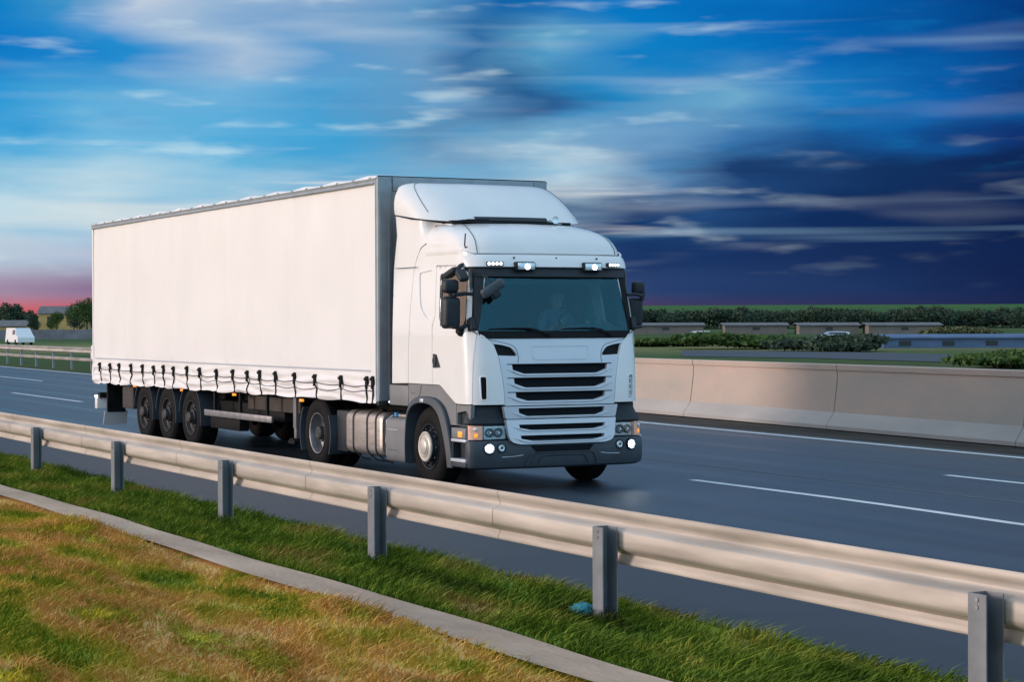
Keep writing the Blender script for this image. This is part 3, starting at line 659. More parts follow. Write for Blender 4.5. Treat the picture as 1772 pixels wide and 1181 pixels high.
# ---- side shells, doors, both sides
SEAM = -.255
for s in (-1, 1):
    def side(a, b, t, s=s): a = sx(a, b); return (a, s*sy(a, b, -t), b)
    def side_in(a, b, t, s=s): return (a, s*(1.215-t), b)
    door_o = [(-2.0, 1.66), (-2.0, 1.28), (-1.04, 1.28), (-.86, 1.19), (-.60, 1.065), (SEAM-.004, 1.065), (SEAM-.004, 2.74), (-1.14, 2.765), (-1.165, 2.5), (-1.19, 2.13), (-1.27, 2.0), (-1.27, 1.66)]
    # cab side behind the door up to the roof seam
    door = roundpoly([(-1.27, 1.284), (-1.04, 1.284), (-.86, 1.19), (-.60, 1.065), (SEAM-.006, 1.065), (SEAM-.006, 2.0), (SEAM+.045, 2.74), (-1.15, 2.765), (-1.18, 2.13), (-1.265, 2.02)], [0, .05, .05, .06, .01, 0, .05, .05, .06, .06])
    win = roundpoly([(-.37, 1.98), (-.335, 2.67), (-1.04, 2.66), (-1.06, 2.06), (-.8, 2.0)], [.03, .06, .05, .08, .1])
    d = panel('door', door, [win], side, .035, white, truck, .07)
    gl = panel('side_window', win, [], lambda a, b, t, s=s: side(a, b, .018+t, s), .006, sidegl, d, .15)
    for wp, r_, mt_ in ((win, .007, dplast),):
        MB().tube([side(p[0], p[1], .004) for p in dens(wp, .06)]+[side(win[0][0], win[0][1], .004)], r_, 6, False).build('window_seal', mt_, d)
    # door handle
    hd = MB(); hp = roundpoly([(-1.245, 1.49), (-1.03, 1.50), (-1.14, 1.66), (-1.24, 1.67)], .02)
    hd.prism([(p[0], p[1]) for p in hp], 'Y', s*1.198, s*1.206); hd.box(-1.2, -1.14, min(s*1.206, s*1.22), max(s*1.206, s*1.22), 1.52, 1.64, .006); hd.build('door_handle', dplast, d)
    # window shelf on the door: slight mould line
    back = roundpoly([(-1.99, 1.284), (-1.278, 1.284), (-1.278, 2.02), (-1.19, 2.14), (-1.158, 2.773), (SEAM-.004, 2.752), (SEAM-.004, 2.875), (-.5, 2.96), (-1.1, 3.05), (-1.47, 3.05), (-1.62, 3.0), (-1.74, 2.88), (-1.83, 2.72), (-1.93, 2.2), (-1.985, 1.7)], [0, 0, 0, 0, 0, 0, 0, .1, .1, .1, .05, .05, .05, .05, 0])
    rec = roundpoly([(-1.67, 2.69), (-1.27, 2.72), (-1.27, 2.1), (-1.42, 2.1), (-1.64, 2.25)], [.05, .05, .03, .12, .15])
    panel('cab_side_panel', back, [rec], side, .03, white, truck, .07)
    rp = panel('blanked_side_window', rec, [], lambda a, b, t, s=s: side(a, b, .014+t, s), .02, white, truck, .1)
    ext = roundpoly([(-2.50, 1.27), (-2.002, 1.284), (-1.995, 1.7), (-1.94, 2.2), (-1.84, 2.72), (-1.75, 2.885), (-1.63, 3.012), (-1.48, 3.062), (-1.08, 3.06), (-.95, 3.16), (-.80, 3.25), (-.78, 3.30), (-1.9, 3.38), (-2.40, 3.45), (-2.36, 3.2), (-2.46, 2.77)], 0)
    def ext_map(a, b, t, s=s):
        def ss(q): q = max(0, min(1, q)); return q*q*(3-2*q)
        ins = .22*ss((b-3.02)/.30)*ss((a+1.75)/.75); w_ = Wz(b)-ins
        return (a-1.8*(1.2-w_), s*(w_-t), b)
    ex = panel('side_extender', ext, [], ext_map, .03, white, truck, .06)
    MB().box(-2.56, -2.44, min(s*1.02, s*1.05), max(s*1.02, s*1.05), 1.4, 3.30).build('sunset_glow_edge', mat('sunset_glow_rubber', (.55,.20,.07), .6), ex)  # sunset glow in the cab gap, put into the strip's orange colour
    MB().box(-2.50, -1.84, min(s*1.15, s*1.158), max(s*1.15, s*1.158), 2.762, 2.770).build('panel_seam', dplast, ex)
    # corner panel with air slot
    gtab = [(1.04, .765), (1.3, .785), (1.62, .835), (1.78, .89), (1.87, .965), (1.93, 1.06), (1.96, 1.13)]
    def cz(th, z, t, s=s): return corner(th, z, -t, s)
    inner = [(thy(lerp(z, gtab)), z) for z in np.linspace(1.06, 1.955, 16)]
    outer = [(thx(SEAM+.003, z), z) for z in np.linspace(1.955, 1.06, 12)]
    slot = roundpoly([(.33, 1.12), (.45, 1.12), (.47, 1.40), (.33, 1.40)], .04)
    slot = [(p[0], p[1]) for p in slot]
    cp = panel('corner_panel', inner+outer, [slot], cz, .03, white, truck, .05)
    panel('air_slot', [(.30, 1.09), (.50, 1.09), (.50, 1.44), (.30, 1.44)], [], lambda a, b, t, s=s: corner(a, b, -.032, s), 0, black, cp, .05)
    mb = MB()
    lp = [corner(p[0], p[1], .004, s) for p in dens(slot, .03)]; mb.tube(lp+[lp[0]], .007, 5, False); mb.build('slot_rim', white, cp)
    if s > 0:
        for zz in (1.21, 1.28, 1.35):
            p = corner(.39, zz, -.02, s); MB().lathe([(-.02, 0), (-.02, .014), (.02, .014), (.026, 0)], 10, p, 'Y').build('slot_vane', chrome, cp)
    # step area: grey lower body between cab and wing
    low = [(-2.02, .98), (-2.02, 1.275), (-1.05, 1.275), (-.9, 1.19), (-.62, 1.055), (-.62, .80), (-.80, .80), (-.92, .96), (-1.12, 1.07), (-1.4, 1.10), (-1.68, 1.085), (-1.86, 1.02), (-1.93, .98)]
    lo = panel('lower_cab_panel', low, [], lambda a, b, t, s=s: (a, s*(1.185-t), b), .03, mplast, truck, .15)
    MB().tube([(-1.62, s*1.186, 1.27), (-1.66, s*1.186, 1.17), (-1.74, s*1.186, 1.08)], .004, 5).build('panel_seam', dplast, lo)
    MB().box(-1.93, -1.82, min(s*1.185, s*1.189), max(s*1.185, s*1.189), 1.155, 1.160).build('panel_seam', dplast, lo)
    MB().box(-2.62, -2.03, min(s*.7, s*1.19), max(s*.7, s*1.19), .985, 1.25, .015).build('air_intake_box', mplast, truck)
    # entrance well in front of the wheel
    ew = roundpoly([(-.655, .80), (-.655, 1.052), (-.22, 1.052), (-.23, .92), (-.28, .80)], 0)
    if s > 0: ew = [(p[0] if p[0] < -.4 else p[0]-.16, p[1]) for p in ew]
    e1 = panel('entrance_panel', ew, [roundpoly([(-.60, .805), (-.60, .955), (-.36, .985), (-.29, .95), (-.32, .805)], .03)], lambda a, b, t, s=s: (a, s*(1.18-t), b), .05, mplast, truck, .08)
    MB().box(-.64, -.30, min(s*.8, s*1.13), max(s*.8, s*1.13), .32, 1.05).build('entrance_well', dplast, e1)
    st = MB().box(-.66, -.27, min(s*.9, s*1.235), max(s*.9, s*1.235), .645, .775, .012).build('step_box', mplast, truck)
    MB().box(-.66, -.27, min(s*.9, s*1.238), max(s*.9, s*1.238), .605, .640, .006).build('step_tread', silver, st)
    MB().box(-.46, -.35, min(s*1.232, s*1.246), max(s*1.232, s*1.246), .665, .735, .006).build('side_marker', orange, st)
    s2 = MB().box(-.66, -.27, min(s*.9, s*1.235), max(s*.9, s*1.235), .30, .355, .008).build('lower_step', gplast, truck)
    MB().box(-.67, -.27, min(s*1.0, s*1.242), max(s*1.0, s*1.242), .36, .40, .006).build('step_tread', silver, s2)
    MB().box(-.665, -.635, min(s*1.0, s*1.22), max(s*1.0, s*1.22), .355, .61).build('step_bracket', dplast, s2)
    # front wing
    po = curve_pts([(-2.03, .26), (-2.04, .55), (-2.0, .86), (-1.88, 1.04), (-1.68, 1.115), (-1.40, 1.13), (-1.12, 1.10), (-.90, .98), (-.76, .75), (-.68, .5), (-.64, .28)], 4)
    pi_ = curve_pts([(-1.97, .26), (-1.975, .55), (-1.93, .82), (-1.82, .965), (-1.65, 1.03), (-1.41, 1.045), (-1.17, 1.01), (-.99, .90), (-.87, .70), (-.78, .48), (-.735, .28)], 4)
    mb = MB(); n = len(po); V = []
    for (o_, i_) in zip(po, pi_):
        mid = o_*.35+i_*.65
        V += [(o_.x, s*1.10, o_.y), (o_.x, s*1.222, o_.y), (o_.x*.9+i_.x*.1, s*1.238, o_.y*.9+i_.y*.1), (i_.x*.9+o_.x*.1, s*1.262, i_.y*.9+o_.y*.1), (i_.x, s*1.255, i_.y), (i_.x, s*.86, i_.y), (o_.x, s*.86, o_.y)]
    k = 7; Fc = [(i*k+j, i*k+(j+1) % k, (i+1)*k+(j+1) % k, (i+1)*k+j) for i in range(n-1) for j in range(k)]+[tuple(range(k)), tuple((n-1)*k+q for q in range(k))]
    mb.add(V, Fc); wg = mb.build('front_mudguard', gplast, truck, 30)
    MB().box(-1.52, -1.42, min(s*1.245, s*1.262), max(s*1.245, s*1.262), 1.055, 1.10, .004).build('wing_clip', silver, wg)

# ---- front panel with grille
def slotpoly(z0, z1, w0, w1, w2):
    return [(-w0, z1), (w0, z1), (w0-.01, z0+(z1-z0)*.42), (w1, z0+.004), (w2, z0), (-w2, z0), (-w1, z0+.004), (-w0+.01, z0+(z1-z0)*.42)]
gi = [(lerp(z, gtab)-.006, z) for z in np.linspace(1.045, 1.865, 14)]
fo_ = gi+[(-a, b) for a, b in gi[::-1]]
slots = [slotpoly(1.43, 1.545, .665, .52, .50), slotpoly(1.262, 1.378, .645, .50, .48), slotpoly(1.10, 1.205, .625, .48, .46)]
vents = [roundpoly([(sg*.845, 1.655), (sg*.885, 1.745), (sg*.945, 1.80), (sg*.80, 1.785), (sg*.66, 1.752), (sg*.595, 1.665), (sg*.60, 1.645)], [0, 0, 0, .04, .06, .03, .02]) for sg in (-1, 1)]
fp = panel('front_panel', fo_, slots+vents, front, .05, silver, truck, .045)
panel('grille_mesh', [(-.76, 1.06), (.76, 1.06), (.80, 1.60), (-.80, 1.60)], [], lambda a, b, t: (xf(a, b)-.045, a, b), 0, blackm, fp, .15)
for sg in (-1, 1):
    panel('vent_mesh', [(sg*.57, 1.63), (sg*.86, 1.63), (sg*.96, 1.82), (sg*.57, 1.80)], [], lambda a, b, t: (xf(a, b)-.04, a, b), 0, black, fp, .1)
for sp in slots:           # raised lip under every opening, shade at its top drawn as a black tube
    z0 = min(p[1] for p in sp); zt = max(p[1] for p in sp)
    mb = MB(); mb.tube([(xf(a, b)+.004, a, b) for a, b in curve_pts([(-.74, z0+.055), (-.66, z0+.032), (-.53, z0-.012), (-.3, z0-.016), (0, z0-.017), (.3, z0-.016), (.53, z0-.012), (.66, z0+.032), (.74, z0+.055)], 4)], [.003]*4+[.013]*25+[.003]*4, 8); mb.build('grille_bar', silver, fp)
    MB().tube([(xf(a, zt)-.002, a, zt+.001) for a in np.linspace(-.73, .73, 20)], .0065, 6).build('grille_shade_line', black, fp)
bd = roundpoly([(-.38, 1.60), (.38, 1.60), (.40, 1.76), (-.40, 1.76)], .04)
mb = MB(); q = [(xf(a, b)+.001, a, b) for a, b in dens(bd, .05)]; mb.tube(q+[q[0]], .0035, 5, False); mb.build('badge_recess', silver, fp)
for sg in (-1, 1):
    MB().tube([(xf(a, b)+.001, a, b) for a, b in curve_pts([(sg*.585, 1.56), (sg*.58, 1.66), (sg*.62, 1.755), (sg*.72, 1.80), (sg*.95, 1.845)], 5)], .0035, 5).build('panel_seam', gplast, fp)
# backing so no gap shows the inside
panel('firewall', [(-1.12, .34), (1.12, .34), (1.12, 1.88), (-1.12, 1.88)], [], lambda a, b, t: (xf(a, b)-.10, a*.985, b), 0, chass, truck, .1)

# ---- lower grille, bumper
lg = roundpoly([(-.795, 1.035), (.795, 1.035), (.765, .885), (-.765, .885)], [.01, .01, .02, .02])
s4 = slotpoly(.915, 1.012, .60, .49, .47)
g1 = panel('upper_bumper_grille', lg, [s4], lambda a, b, t: (xf(a, b)+.025-t, a, b), .06, silver, truck, .05)
lg2 = roundpoly([(-.765, .875), (.765, .875), (.735, .66), (.70, .605), (.60, .575), (-.60, .575), (-.70, .605), (-.735, .66)], [.01, .01, .03, .05, .05, .05, .05, .03])
s5 = slotpoly(.745, .815, .60, .46, .42); s6 = slotpoly(.612, .682, .585, .44, .40)
g2 = panel('lower_bumper_grille', lg2, [s5, s6], lambda a, b, t: (-.045-CR*(a/.765)**2-(b-.6)*.10-t, a, b), .06, silver, truck, .045)
panel('grille_mesh', [(-.72, .60), (.72, .60), (.75, 1.02), (-.75, 1.02)], [], lambda a, b, t: (-.13, a, b), 0, blackm, g2, .2)
for z0, w in ((.915, .6), (.745, .6), (.612, .585)):
    f_ = (lambda a, b: xf(a, b)+.029) if z0 > .9 else (lambda a, b: -.041-CR*(a/.765)**2-(b-.6)*.10)
    MB().tube([(f_(a, b), a, b) for a, b in curve_pts([(-.68, z0+.04), (-.61, z0+.022), (-.5, z0-.008), (-.25, z0-.010), (0, z0-.010), (.25, z0-.010), (.5, z0-.008), (.61, z0+.022), (.68, z0+.04)], 4)], [.003]*4+[.010]*25+[.003]*4, 8).build('grille_bar', silver, g2)
# bumper: wrap-around loft
def wrap(levels, name, mt, parent, y0=0., thick=.0, n=20, x_end=-.30, z_fn=None, W_=1.25, ca=.15, cb=.42, sides=(-1, 1)):
    mb = MB(); V = []; 
    path = []
    half = [(0, None)]
    th = np.linspace(0, 1, n)
    pts = [(-1, 'end')]
    def outline(F, Wd):
        out = []
        out.append((x_end, -Wd))
        for q in th[::-1]:
            a = q*math.pi/2; sn = math.sin(a)**(2/2.6); cs = max(0, math.cos(a))**(2/2.6)
            out.append((F-.04-ca+ca*cs, -(Wd-cb)-cb*sn))
        for y in np.linspace(-(Wd-cb), (Wd-cb), 15)[1:-1]: out.append((F-.04*(y/(Wd-cb))**2, y))
        for q in th:
            a = q*math.pi/2; sn = math.sin(a)**(2/2.6); cs = max(0, math.cos(a))**(2/2.6)
            out.append((F-.04-ca+ca*cs, (Wd-cb)+cb*sn))
        out.append((x_end, Wd)); return out
    L = [outline(F, Wd) for z, F, Wd in levels]; k = len(L[0])
    for (z, F, Wd), o_ in zip(levels, L):
        V += [(x, y, z) for x, y in o_]
    Fc = [(i*k+j, i*k+j+1, (i+1)*k+j+1, (i+1)*k+j) for i in range(len(levels)-1) for j in range(k-1)]
    Fc.append(tuple(range(k))); Fc.append(tuple((len(levels)-1)*k+q for q in range(k))[::-1])
    Fc += [(i*k, (i+1)*k, (i+1)*k+k-1, i*k+k-1) for i in range(len(levels)-1)]
    mb.add(V, Fc); return mb.build(name, mt, parent, 32)
bumper = wrap([(.275, -.14, 1.16), (.30, -.10, 1.205), (.36, -.075, 1.22), (.50, -.068, 1.22), (.59, -.08, 1.22), (.625, -.10, 1.215), (.63, -.14, 1.20)], 'bumper', gplast, truck)
wrap([(.812, -.135, 1.20), (.835, -.115, 1.215), (.88, -.135, 1.205), (.94, -.17, 1.175), (.99, -.185, 1.16), (1.035, -.18, 1.16)], 'headlight_brow', dplast, bumper, x_end=-.36)
wrap([(.625, -.175, 1.175), (.815, -.18, 1.17)], 'lamp_housing', dplast, bumper, x_end=-.34)
# centre section of the bumper
bfx = lambda a, off=0: -.068-.04*(a/.83)**2+off
panel('lower_intake', [(-.44, .555), (.44, .555), (.37, .475), (-.37, .475)], [], lambda a, b, t: (bfx(a, .006)-t, a, b), .01, blackm, bumper, .1)
mb = MB().tube([(bfx(a, .008), a, b) for a, b in ((-.50, .32), (-.43, .455), (-.36, .468), (0, .47), (.36, .468), (.43, .455), (.50, .32))], .009, 6); mb.build('bumper_crease', gplast, bumper)
mb = MB().tube([(bfx(a, .006), a, b) for a, b in ((-.36, .30), (-.31, .415), (-.26, .43), (.26, .43), (.31, .415), (.36, .30))], .005, 6); mb.build('plate_recess', dplast, bumper)
for sg in (-1, 1):
    MB().tube([(bfx(a, .006)-.01, a, b) for a, b in ((sg*.82, .425), (sg*.66, .43), (sg*.54, .445))], .004, 6).build('bumper_crease', silver, bumper)
    def bp_(th, z, off=0):
        a = th*math.pi/2; sn = math.sin(a)**(2/2.6); cs = math.cos(a)**(2/2.6)
        return Vector((-.113-.15+(.15+off)*cs, sg*(.80+(.42+off)*sn), z))
    # headlight: clear lens + amber indicator wrapped round the corner
    def lampmap(dx):
        def f(a, b, t):
            th = a; an = th*math.pi/2; sn = math.sin(an)**(2/2.6); cs = max(0, math.cos(an))**(2/2.6)
            return (-.14-.15+(.15+dx-t)*cs, sg*(.75+(.445+dx-t)*sn), b)
        return f
    hl = panel('headlight', [(0.0, .645), (.40, .64), (.40, .80), (0.0, .80)], [], lampmap(-.02), .04, chrome, truck, .05)
    panel('lens', [(0.0, .640), (.40, .635), (.40, .806), (0.0, .806)], [], lampmap(.012), 0, headgl, hl, .05)
    for th, r_ in ((.10, .055), (.27, .052)):
        q = Vector(lampmap(-.03)(th, .722, 0)); nn = Vector((math.cos(th*.9), sg*math.sin(th*.9), 0))
        mb = MB().lathe([(.0, 0), (.004, r_*.3), (.02, r_*.8), (.035, r_), (.03, r_*1.08), (0, r_*1.08)], 20, (0, 0, 0), 'X'); o = mb.build('reflector', rimm, hl); o.location = q; o.rotation_euler.z = sg*th*.9
        MB().lathe([(0, 0), (.0, .018), (.02, .014), (.028, 0)], 12, (.02, 0, 0), 'X').build('bulb_cap', chrome, hl).location = q
    il = panel('indicator', [(.415, .64), (.93, .64), (.93, .81), (.415, .806)], [], lampmap(.012), .03, amber, truck, .05)
    for th, zz in ((.60, .69), (.62, .765)):
        q = Vector(lampmap(.01)(th, zz, 0)); o = MB().lathe([(0, 0), (0, .028), (.012, .02), (.016, 0)], 14, (0, 0, 0), 'X').build('bulb', orange if zz < .7 else chrome, il); o.location = q; o.rotation_euler.z = sg*R(50)
    mb = MB(); 
    for (yy, r_, mt_, nm) in ((.985, .058, lit, 'fog_lamp'), (.825, .045, chrome, 'fog_lamp')):
        thv = math.asin(max(0, min(1, (yy-.80)/.42))**1.3)/(math.pi/2)
        p = bp_(thv, .535, .014) if yy > .9 else Vector((bfx(.8), sg*yy, .535))
        hz = R(0 if yy < .9 else 14)*sg
        hs = MB().lathe([(-.03, r_*1.3), (.008, r_*1.3), (.012, r_*1.16), (-.01, r_*1.0)], 24, (0, 0, 0), 'X').build(nm, dplast, truck); hs.location = p; hs.rotation_euler.z = hz
        if mt_ is lit:
            MB().lathe([(.0, 0), (.010, r_*.3), (.006, r_*.6), (0, r_*.66)], 24, (-.004, 0, 0), 'X').build('lens', lit, hs); MB().lathe([(-.012, r_*.5), (.004, r_*.8), (.010, r_*1.02)], 24, (0, 0, 0), 'X').build('reflector', chrome, hs)
        else: MB().lathe([(-.005, 0), (.002, r_*.25), (.004, r_*.7), (-.004, r_)], 24, (0.006, 0, 0), 'X').build('lens', mt_, hs)
        if nm == 'fog_lamp' and mt_ is chrome:
            MB().lathe([(.01, 0), (.01, r_*.35), (.018, r_*.2), (.02, 0)], 14, (0, 0, 0), 'X').build('reflector', rimd, hs)

# ---- windscreen
def wsx(y, z): return xf(y, z)
thw = thy(1.13)
wl = [(-1.10, 1.90), (1.10, 1.90), (1.075, 2.65), (-1.075, 2.65)]
gl_o = roundpoly([(-1.09, 1.915), (1.09, 1.915), (1.035, 2.63), (-1.035, 2.63)], .05)
panel('windscreen', gl_o, [], lambda a, b, t: (xf(a, b)-.012-t, a, b), 0, wscreen, truck, .07)
fr_o = [(-1.03, 1.865), (1.03, 1.865), (1.13, 1.955), (1.06, 2.66), (-1.06, 2.66), (-1.13, 1.955)]
wf = panel('windscreen_frame', fr_o, [roundpoly([(-1.065, 1.95), (1.065, 1.95), (1.015, 2.6), (-1.015, 2.6)], .04)], lambda a, b, t: (xf(a, b)-t, a, b), .03, black, truck, .05)
# dark A pillars between frame and door
for s in (-1, 1):
    panel('corner_pillar', [(thy(1.10, 1.96), 1.955), (thx(SEAM+.003, 1.96), 1.955), (thx(SEAM+.025, 2.3), 2.3), (thx(SEAM+.048, 2.7), 2.745), (thy(1.04, 2.7), 2.745), (thy(1.085, 2.3), 2.3)], [], lambda a, b, t, s=s: corner(a, b, .004-t, s), .02, dplast if s < 0 else black, truck, .06)
    MB().prism([(-.40, 1.28), (-.34, 1.28), (-.34, 1.95), (-.40, 2.70), (-.45, 2.70)], 'Y', s*1.075, s*1.10).build('inner_pillar', dash, truck)
# cowl + wipers
mb = MB(); 
panel('wiper_cowl', [(-.96, 1.858), (.96, 1.858), (1.04, 1.925), (-1.04, 1.925)], [], lambda a, b, t: (xf(a, b)+.012-t, a, b), .03, black, truck, .1)
for (ye, y1, yr) in ((-.95, -.5, -.16), (.05, .42, .72)):
    wz = 1.975
    mb = MB(); mb.tube([(xf(y, z)+.022, y, z) for y, z in ((ye, wz), ((ye+y1)/2, wz+.006), (y1+.12, wz+.002), (y1+.2, wz-.01))], [.006, .009, .009, .006], 6)
    mb.tube([(xf(y, z)+.042, y, z) for y, z in (((ye+y1)/2+.05, wz+.012), (y1+.05, wz+.008), ((y1+yr)/2+.05, wz-.03), (yr, 1.905))], [.006, .009, .012, .016], 6)
    mb.lathe([(-.02, .026), (.02, .024), (.024, 0)], 10, (xf(yr, 1.9)+.025, yr, 1.903), 'X'); mb.build('wiper', black, truck)

# ---- sun visor, lamp strip, roof
def roofout(F, Wd, a, b, crown=.05, n=12, p=2.2, xr=-2.46, fy=None):
    out = [(xr, -Wd)]
    for q in np.linspace(1, 0, n):
        an = q*math.pi/2; sn = math.sin(an)**(2/p); cs = max(0, math.cos(an))**(2/p); out.append((F-crown-a+a*cs, -(Wd-b)-b*sn))
    for y in np.linspace(-1, 1, 13)[1:-1]: out.append((F-crown*y*y, y*(Wd-b)))
    for q in np.linspace(0, 1, n):
        an = q*math.pi/2; sn = math.sin(an)**(2/p); cs = max(0, math.cos(an))**(2/p); out.append((F-crown-a+a*cs, (Wd-b)+b*sn))
    out.append((xr, Wd)); return out
def shell(name, levels, mt, parent, captop=True, capbot=False, ang=40, kw={}):
    mb = MB(); L = [(roofout(F, Wd, a, b, **kw), z) for z, F, Wd, a, b in levels]; k = len(L[0][0]); V = [(x, y, z if not callable(z) else z(x, y)) for o_, z in L for x, y in o_]
    Fc = [(i*k+j, i*k+j+1, (i+1)*k+j+1, (i+1)*k+j) for i in range(len(L)-1) for j in range(k-1)]
    for i in range(len(L)-1): Fc.append((i*k+k-1, i*k, (i+1)*k, (i+1)*k+k-1))
    if captop:
        o_ = (len(L)-1)*k; Fc += [(o_+j, o_+j+1, o_+k-2-j, o_+k-1-j) for j in range(k//2-1)]
    if capbot: Fc += [(j, k-1-j, k-2-j, j+1) for j in range(k//2-1)]
    mb.add(V, Fc); return mb.build(name, mt, parent, ang)
sv = wrap([(2.60, -.23, 1.075), (2.615, -.20, 1.095), (2.70, -.23, 1.12), (2.725, -.255, 1.12)], 'sun_visor', dplast, truck, x_end=-.62, ca=.30, cb=.5)
# white lamp strip above the visor
ls = wrap([(2.727, -.225, 1.127), (2.735, -.21, 1.137), (2.80, -.235, 1.137), (2.855, -.27, 1.132), (2.885, -.305, 1.122)], 'lamp_strip', white, truck, x_end=-.70, ca=.32, cb=.52)
for yy in (-.56, .02, .60): MB().lathe([(0, .012), (.012, .012), (.014, 0)], 10, (-.272-.02*abs(yy), yy, 2.845), 'X').build('screw_plug', black, ls)
for yy, yaw in ((-.44, 0), (.50, 0)):
    sp = MB().box(-.29, -.185, yy-.135, yy+.135, 2.685, 2.795, .02).build('roof_lamp', dplast, truck)
    MB().box(-.19, -.176, yy-.115, yy+.115, 2.70, 2.782, .006).build('reflector', chrome, sp)
    MB().lathe([(0, 0), (.002, .020), (-.004, .032)], 20, (-.172, yy+.015, 2.735), 'X').build('lens', lit, sp)
for sg in (-1, 1):
    yc = .83
    w = MB(); o = MB().box(-.03, .016, -.105, .105, -.026, .026, .006).build('marker_lamp', dplast, truck); a_ = sg*R(16)
    o.location = (-.262, sg*yc, 2.768); o.rotation_euler.z = a_
    for q in range(4): MB().lathe([(.016, .021), (.024, .016), (.026, 0)], 10, (0, -.072+.048*q, 0), 'X').build('lens', litw, o)
# roof shell
RL = [(2.89, -.335, 1.115, .34, .56), (2.905, -.315, 1.12, .34, .56), (2.97, -.335, 1.12, .36, .56), (3.05, -.385, 1.11, .40, .58), (3.12, -.46, 1.10, .46, .60), (3.18, -.57, 1.085, .52, .62), (3.23, -.71, 1.05, .58, .64), (3.27, -.88, 1.0, .62, .66), (3.30, -1.06, .95, .66, .66), (3.325, -1.35, .86, .5, .6)]
shell('cab_roof', [(z, F, w_, a, b) for z, F, w_, a, b in RL], white, truck, kw={'xr': -1.62})
wrap([(2.884, -.345, 1.085), (2.906, -.345, 1.085)], 'roof_gap', black, truck, x_end=-.72, ca=.34, cb=.55)
# side fill of the roof behind the door line
for s in (-1, 1):
    V = []; 
    prf = [(1.222, 2.86), (1.222, 2.95), (1.215, 3.03), (1.19, 3.12), (1.14, 3.20), (1.05, 3.27), (.9, 3.31)]
    mb = MB().grid(lambda x, q: (x, s*prf[int(q)][0]*(1 if x < -.8 else 1-.0*(x+.8)), prf[int(q)][1]), [-1.62, -1.3, -1.05, -.9], list(range(7)))
# front module edge seam on the roof
for s in (-1, 1):
    pts = []
    for z, F, w_, a, b in RL[1:-1]:
        an = (.50)*math.pi/2; sn = math.sin(an)**(2/2.2); cs = math.cos(an)**(2/2.2); pts.append((F-.05-a+(a+.002)*cs, s*((w_-b)+(b+.002)*sn), z))
    MB().tube(pts, .005, 5).build('panel_seam', gplast, truck)
# fairing
def fz0(x, y): return 3.325+max(0, -1.30-x)*.12
FD = [(.0, -1.22, 1.165, .66, .74), (.10, -1.35, 1.175, .68, .74), (.22, -1.53, 1.175, .68, .76), (.33, -1.72, 1.16, .62, .76), (.42, -1.90, 1.13, .52, .74), (.48, -2.03, 1.10, .42, .70), (.52, -2.14, 1.05, .32, .62), (.545, -2.24, .99, .21, .5), (.56, -2.33, .92, .12, .4)]
FL = [((lambda x, y, d=d: fz0(x, y)+d*((3.885-fz0(x, y))/.56)), F, w_, a, b) for d, F, w_, a, b in FD]
fr = shell('roof_fairing', FL, white, truck, kw={'xr': -2.47}, capbot=True)
for s in (-1, 1):
    pts = []
    for l in FL[1:]:
        z, F, w_, a, b = l
        an = .62*math.pi/2; sn = math.sin(an)**(2/2.2); cs = math.cos(an)**(2/2.2); xx = F-.05-a+(a+.002)*cs; pts.append((xx, s*((w_-b)+(b+.002)*sn), z(xx, 0)))
    MB().tube(pts, .004, 5).build('panel_seam', gplast, fr)
# dark gap and deflector plate below the fairing
MB().box(-2.4, -1.30, -.9, .80, 3.31, 3.345).build('roof_gap_tray', black, truck)
MB().box(-1.40, -1.20, -.80, .56, 3.318, 3.352, .008).build('air_horn', dplast, truck)
mb = MB().grid(lambda y, q: (-1.15-.06*q-.05*(y/.6)**2, y, 3.345+.05*q), np.linspace(-.62, .40, 9), [0, .5, 1]); mb.build('deflector_lip', dplast, truck)
MB().tube([(-1.14, -.98, 3.30), (-1.06, -.8, 3.33), (-1.08, -.5, 3.345)], [.012, .02, .014], 8).build('roof_bar', black, truck)
MB().lathe([(-.03, 0), (-.02, .02), (.12, .026), (.13, .05), (.12, 0)], 14, (-1.14, .42, 3.36), 'X').build('air_horn', chrome, truck)
MB().tube([(-.52, -1.10, 3.14), (-.50, -1.12, 3.0), (-.47, -1.125, 2.965), (-.44, -1.115, 2.975)], .009, 6).build('antenna', dplast, truck)
# cab back, floor, inner lining
cb = MB().box(-2.43, -2.40, -1.10, 1.10, 1.2, 3.3).build('cab_rear_wall', dlin, truck)
MB().box(-2.40, -.30, -1.10, 1.10, 1.24, 1.27).build('cab_floor', dash, truck)
MB().box(-2.40, -.60, -1.10, 1.10, 2.80, 2.82).build('cab_ceiling', dlin, truck)
for s in (-1, 1):
    MB().box(-2.40, -1.36, min(s*1.08, s*1.09), max(s*1.08, s*1.09), 1.3, 2.85).build('inner_lining', tan, truck); MB().box(-1.36, -.45, min(s*1.08, s*1.09), max(s*1.08, s*1.09), 1.3, 1.93).build('inner_lining', dash, truck); MB().box(-1.36, -.5, min(s*1.06, s*1.07), max(s*1.06, s*1.07), 2.68, 2.82).build('inner_lining', tan, truck)
db = MB().prism([(-.36, 1.35), (-.30, 1.90), (-.46, 1.95), (-.62, 1.94), (-.70, 1.84), (-.64, 1.35)], 'Y', -1.05, 1.05).build('dashboard', dash, truck)
MB().box(-.72, -.54, .28, .92, 1.88, 2.03, .04).build('instrument_hood', dash, db)
def seat(y):
    st = empty('seat', (-1.35, y, 1.5)); st.parent = truck
    MB().box(-.25, .28, -.26, .26, .0, .16, .06).build('cushion', seatm, st); o = MB().box(-.36, -.20, -.25, .25, .1, .78, .07).build('backrest', seatm, st); MB().box(-.34, -.22, -.14, .14, .80, 1.0, .05).build('headrest', seatm, st)
    MB().box(-.2, .2, -.2, .2, -.24, .0, .02).build('pedestal', dash, st)
seat(.58); seat(-.58)
sw = MB(); P = []
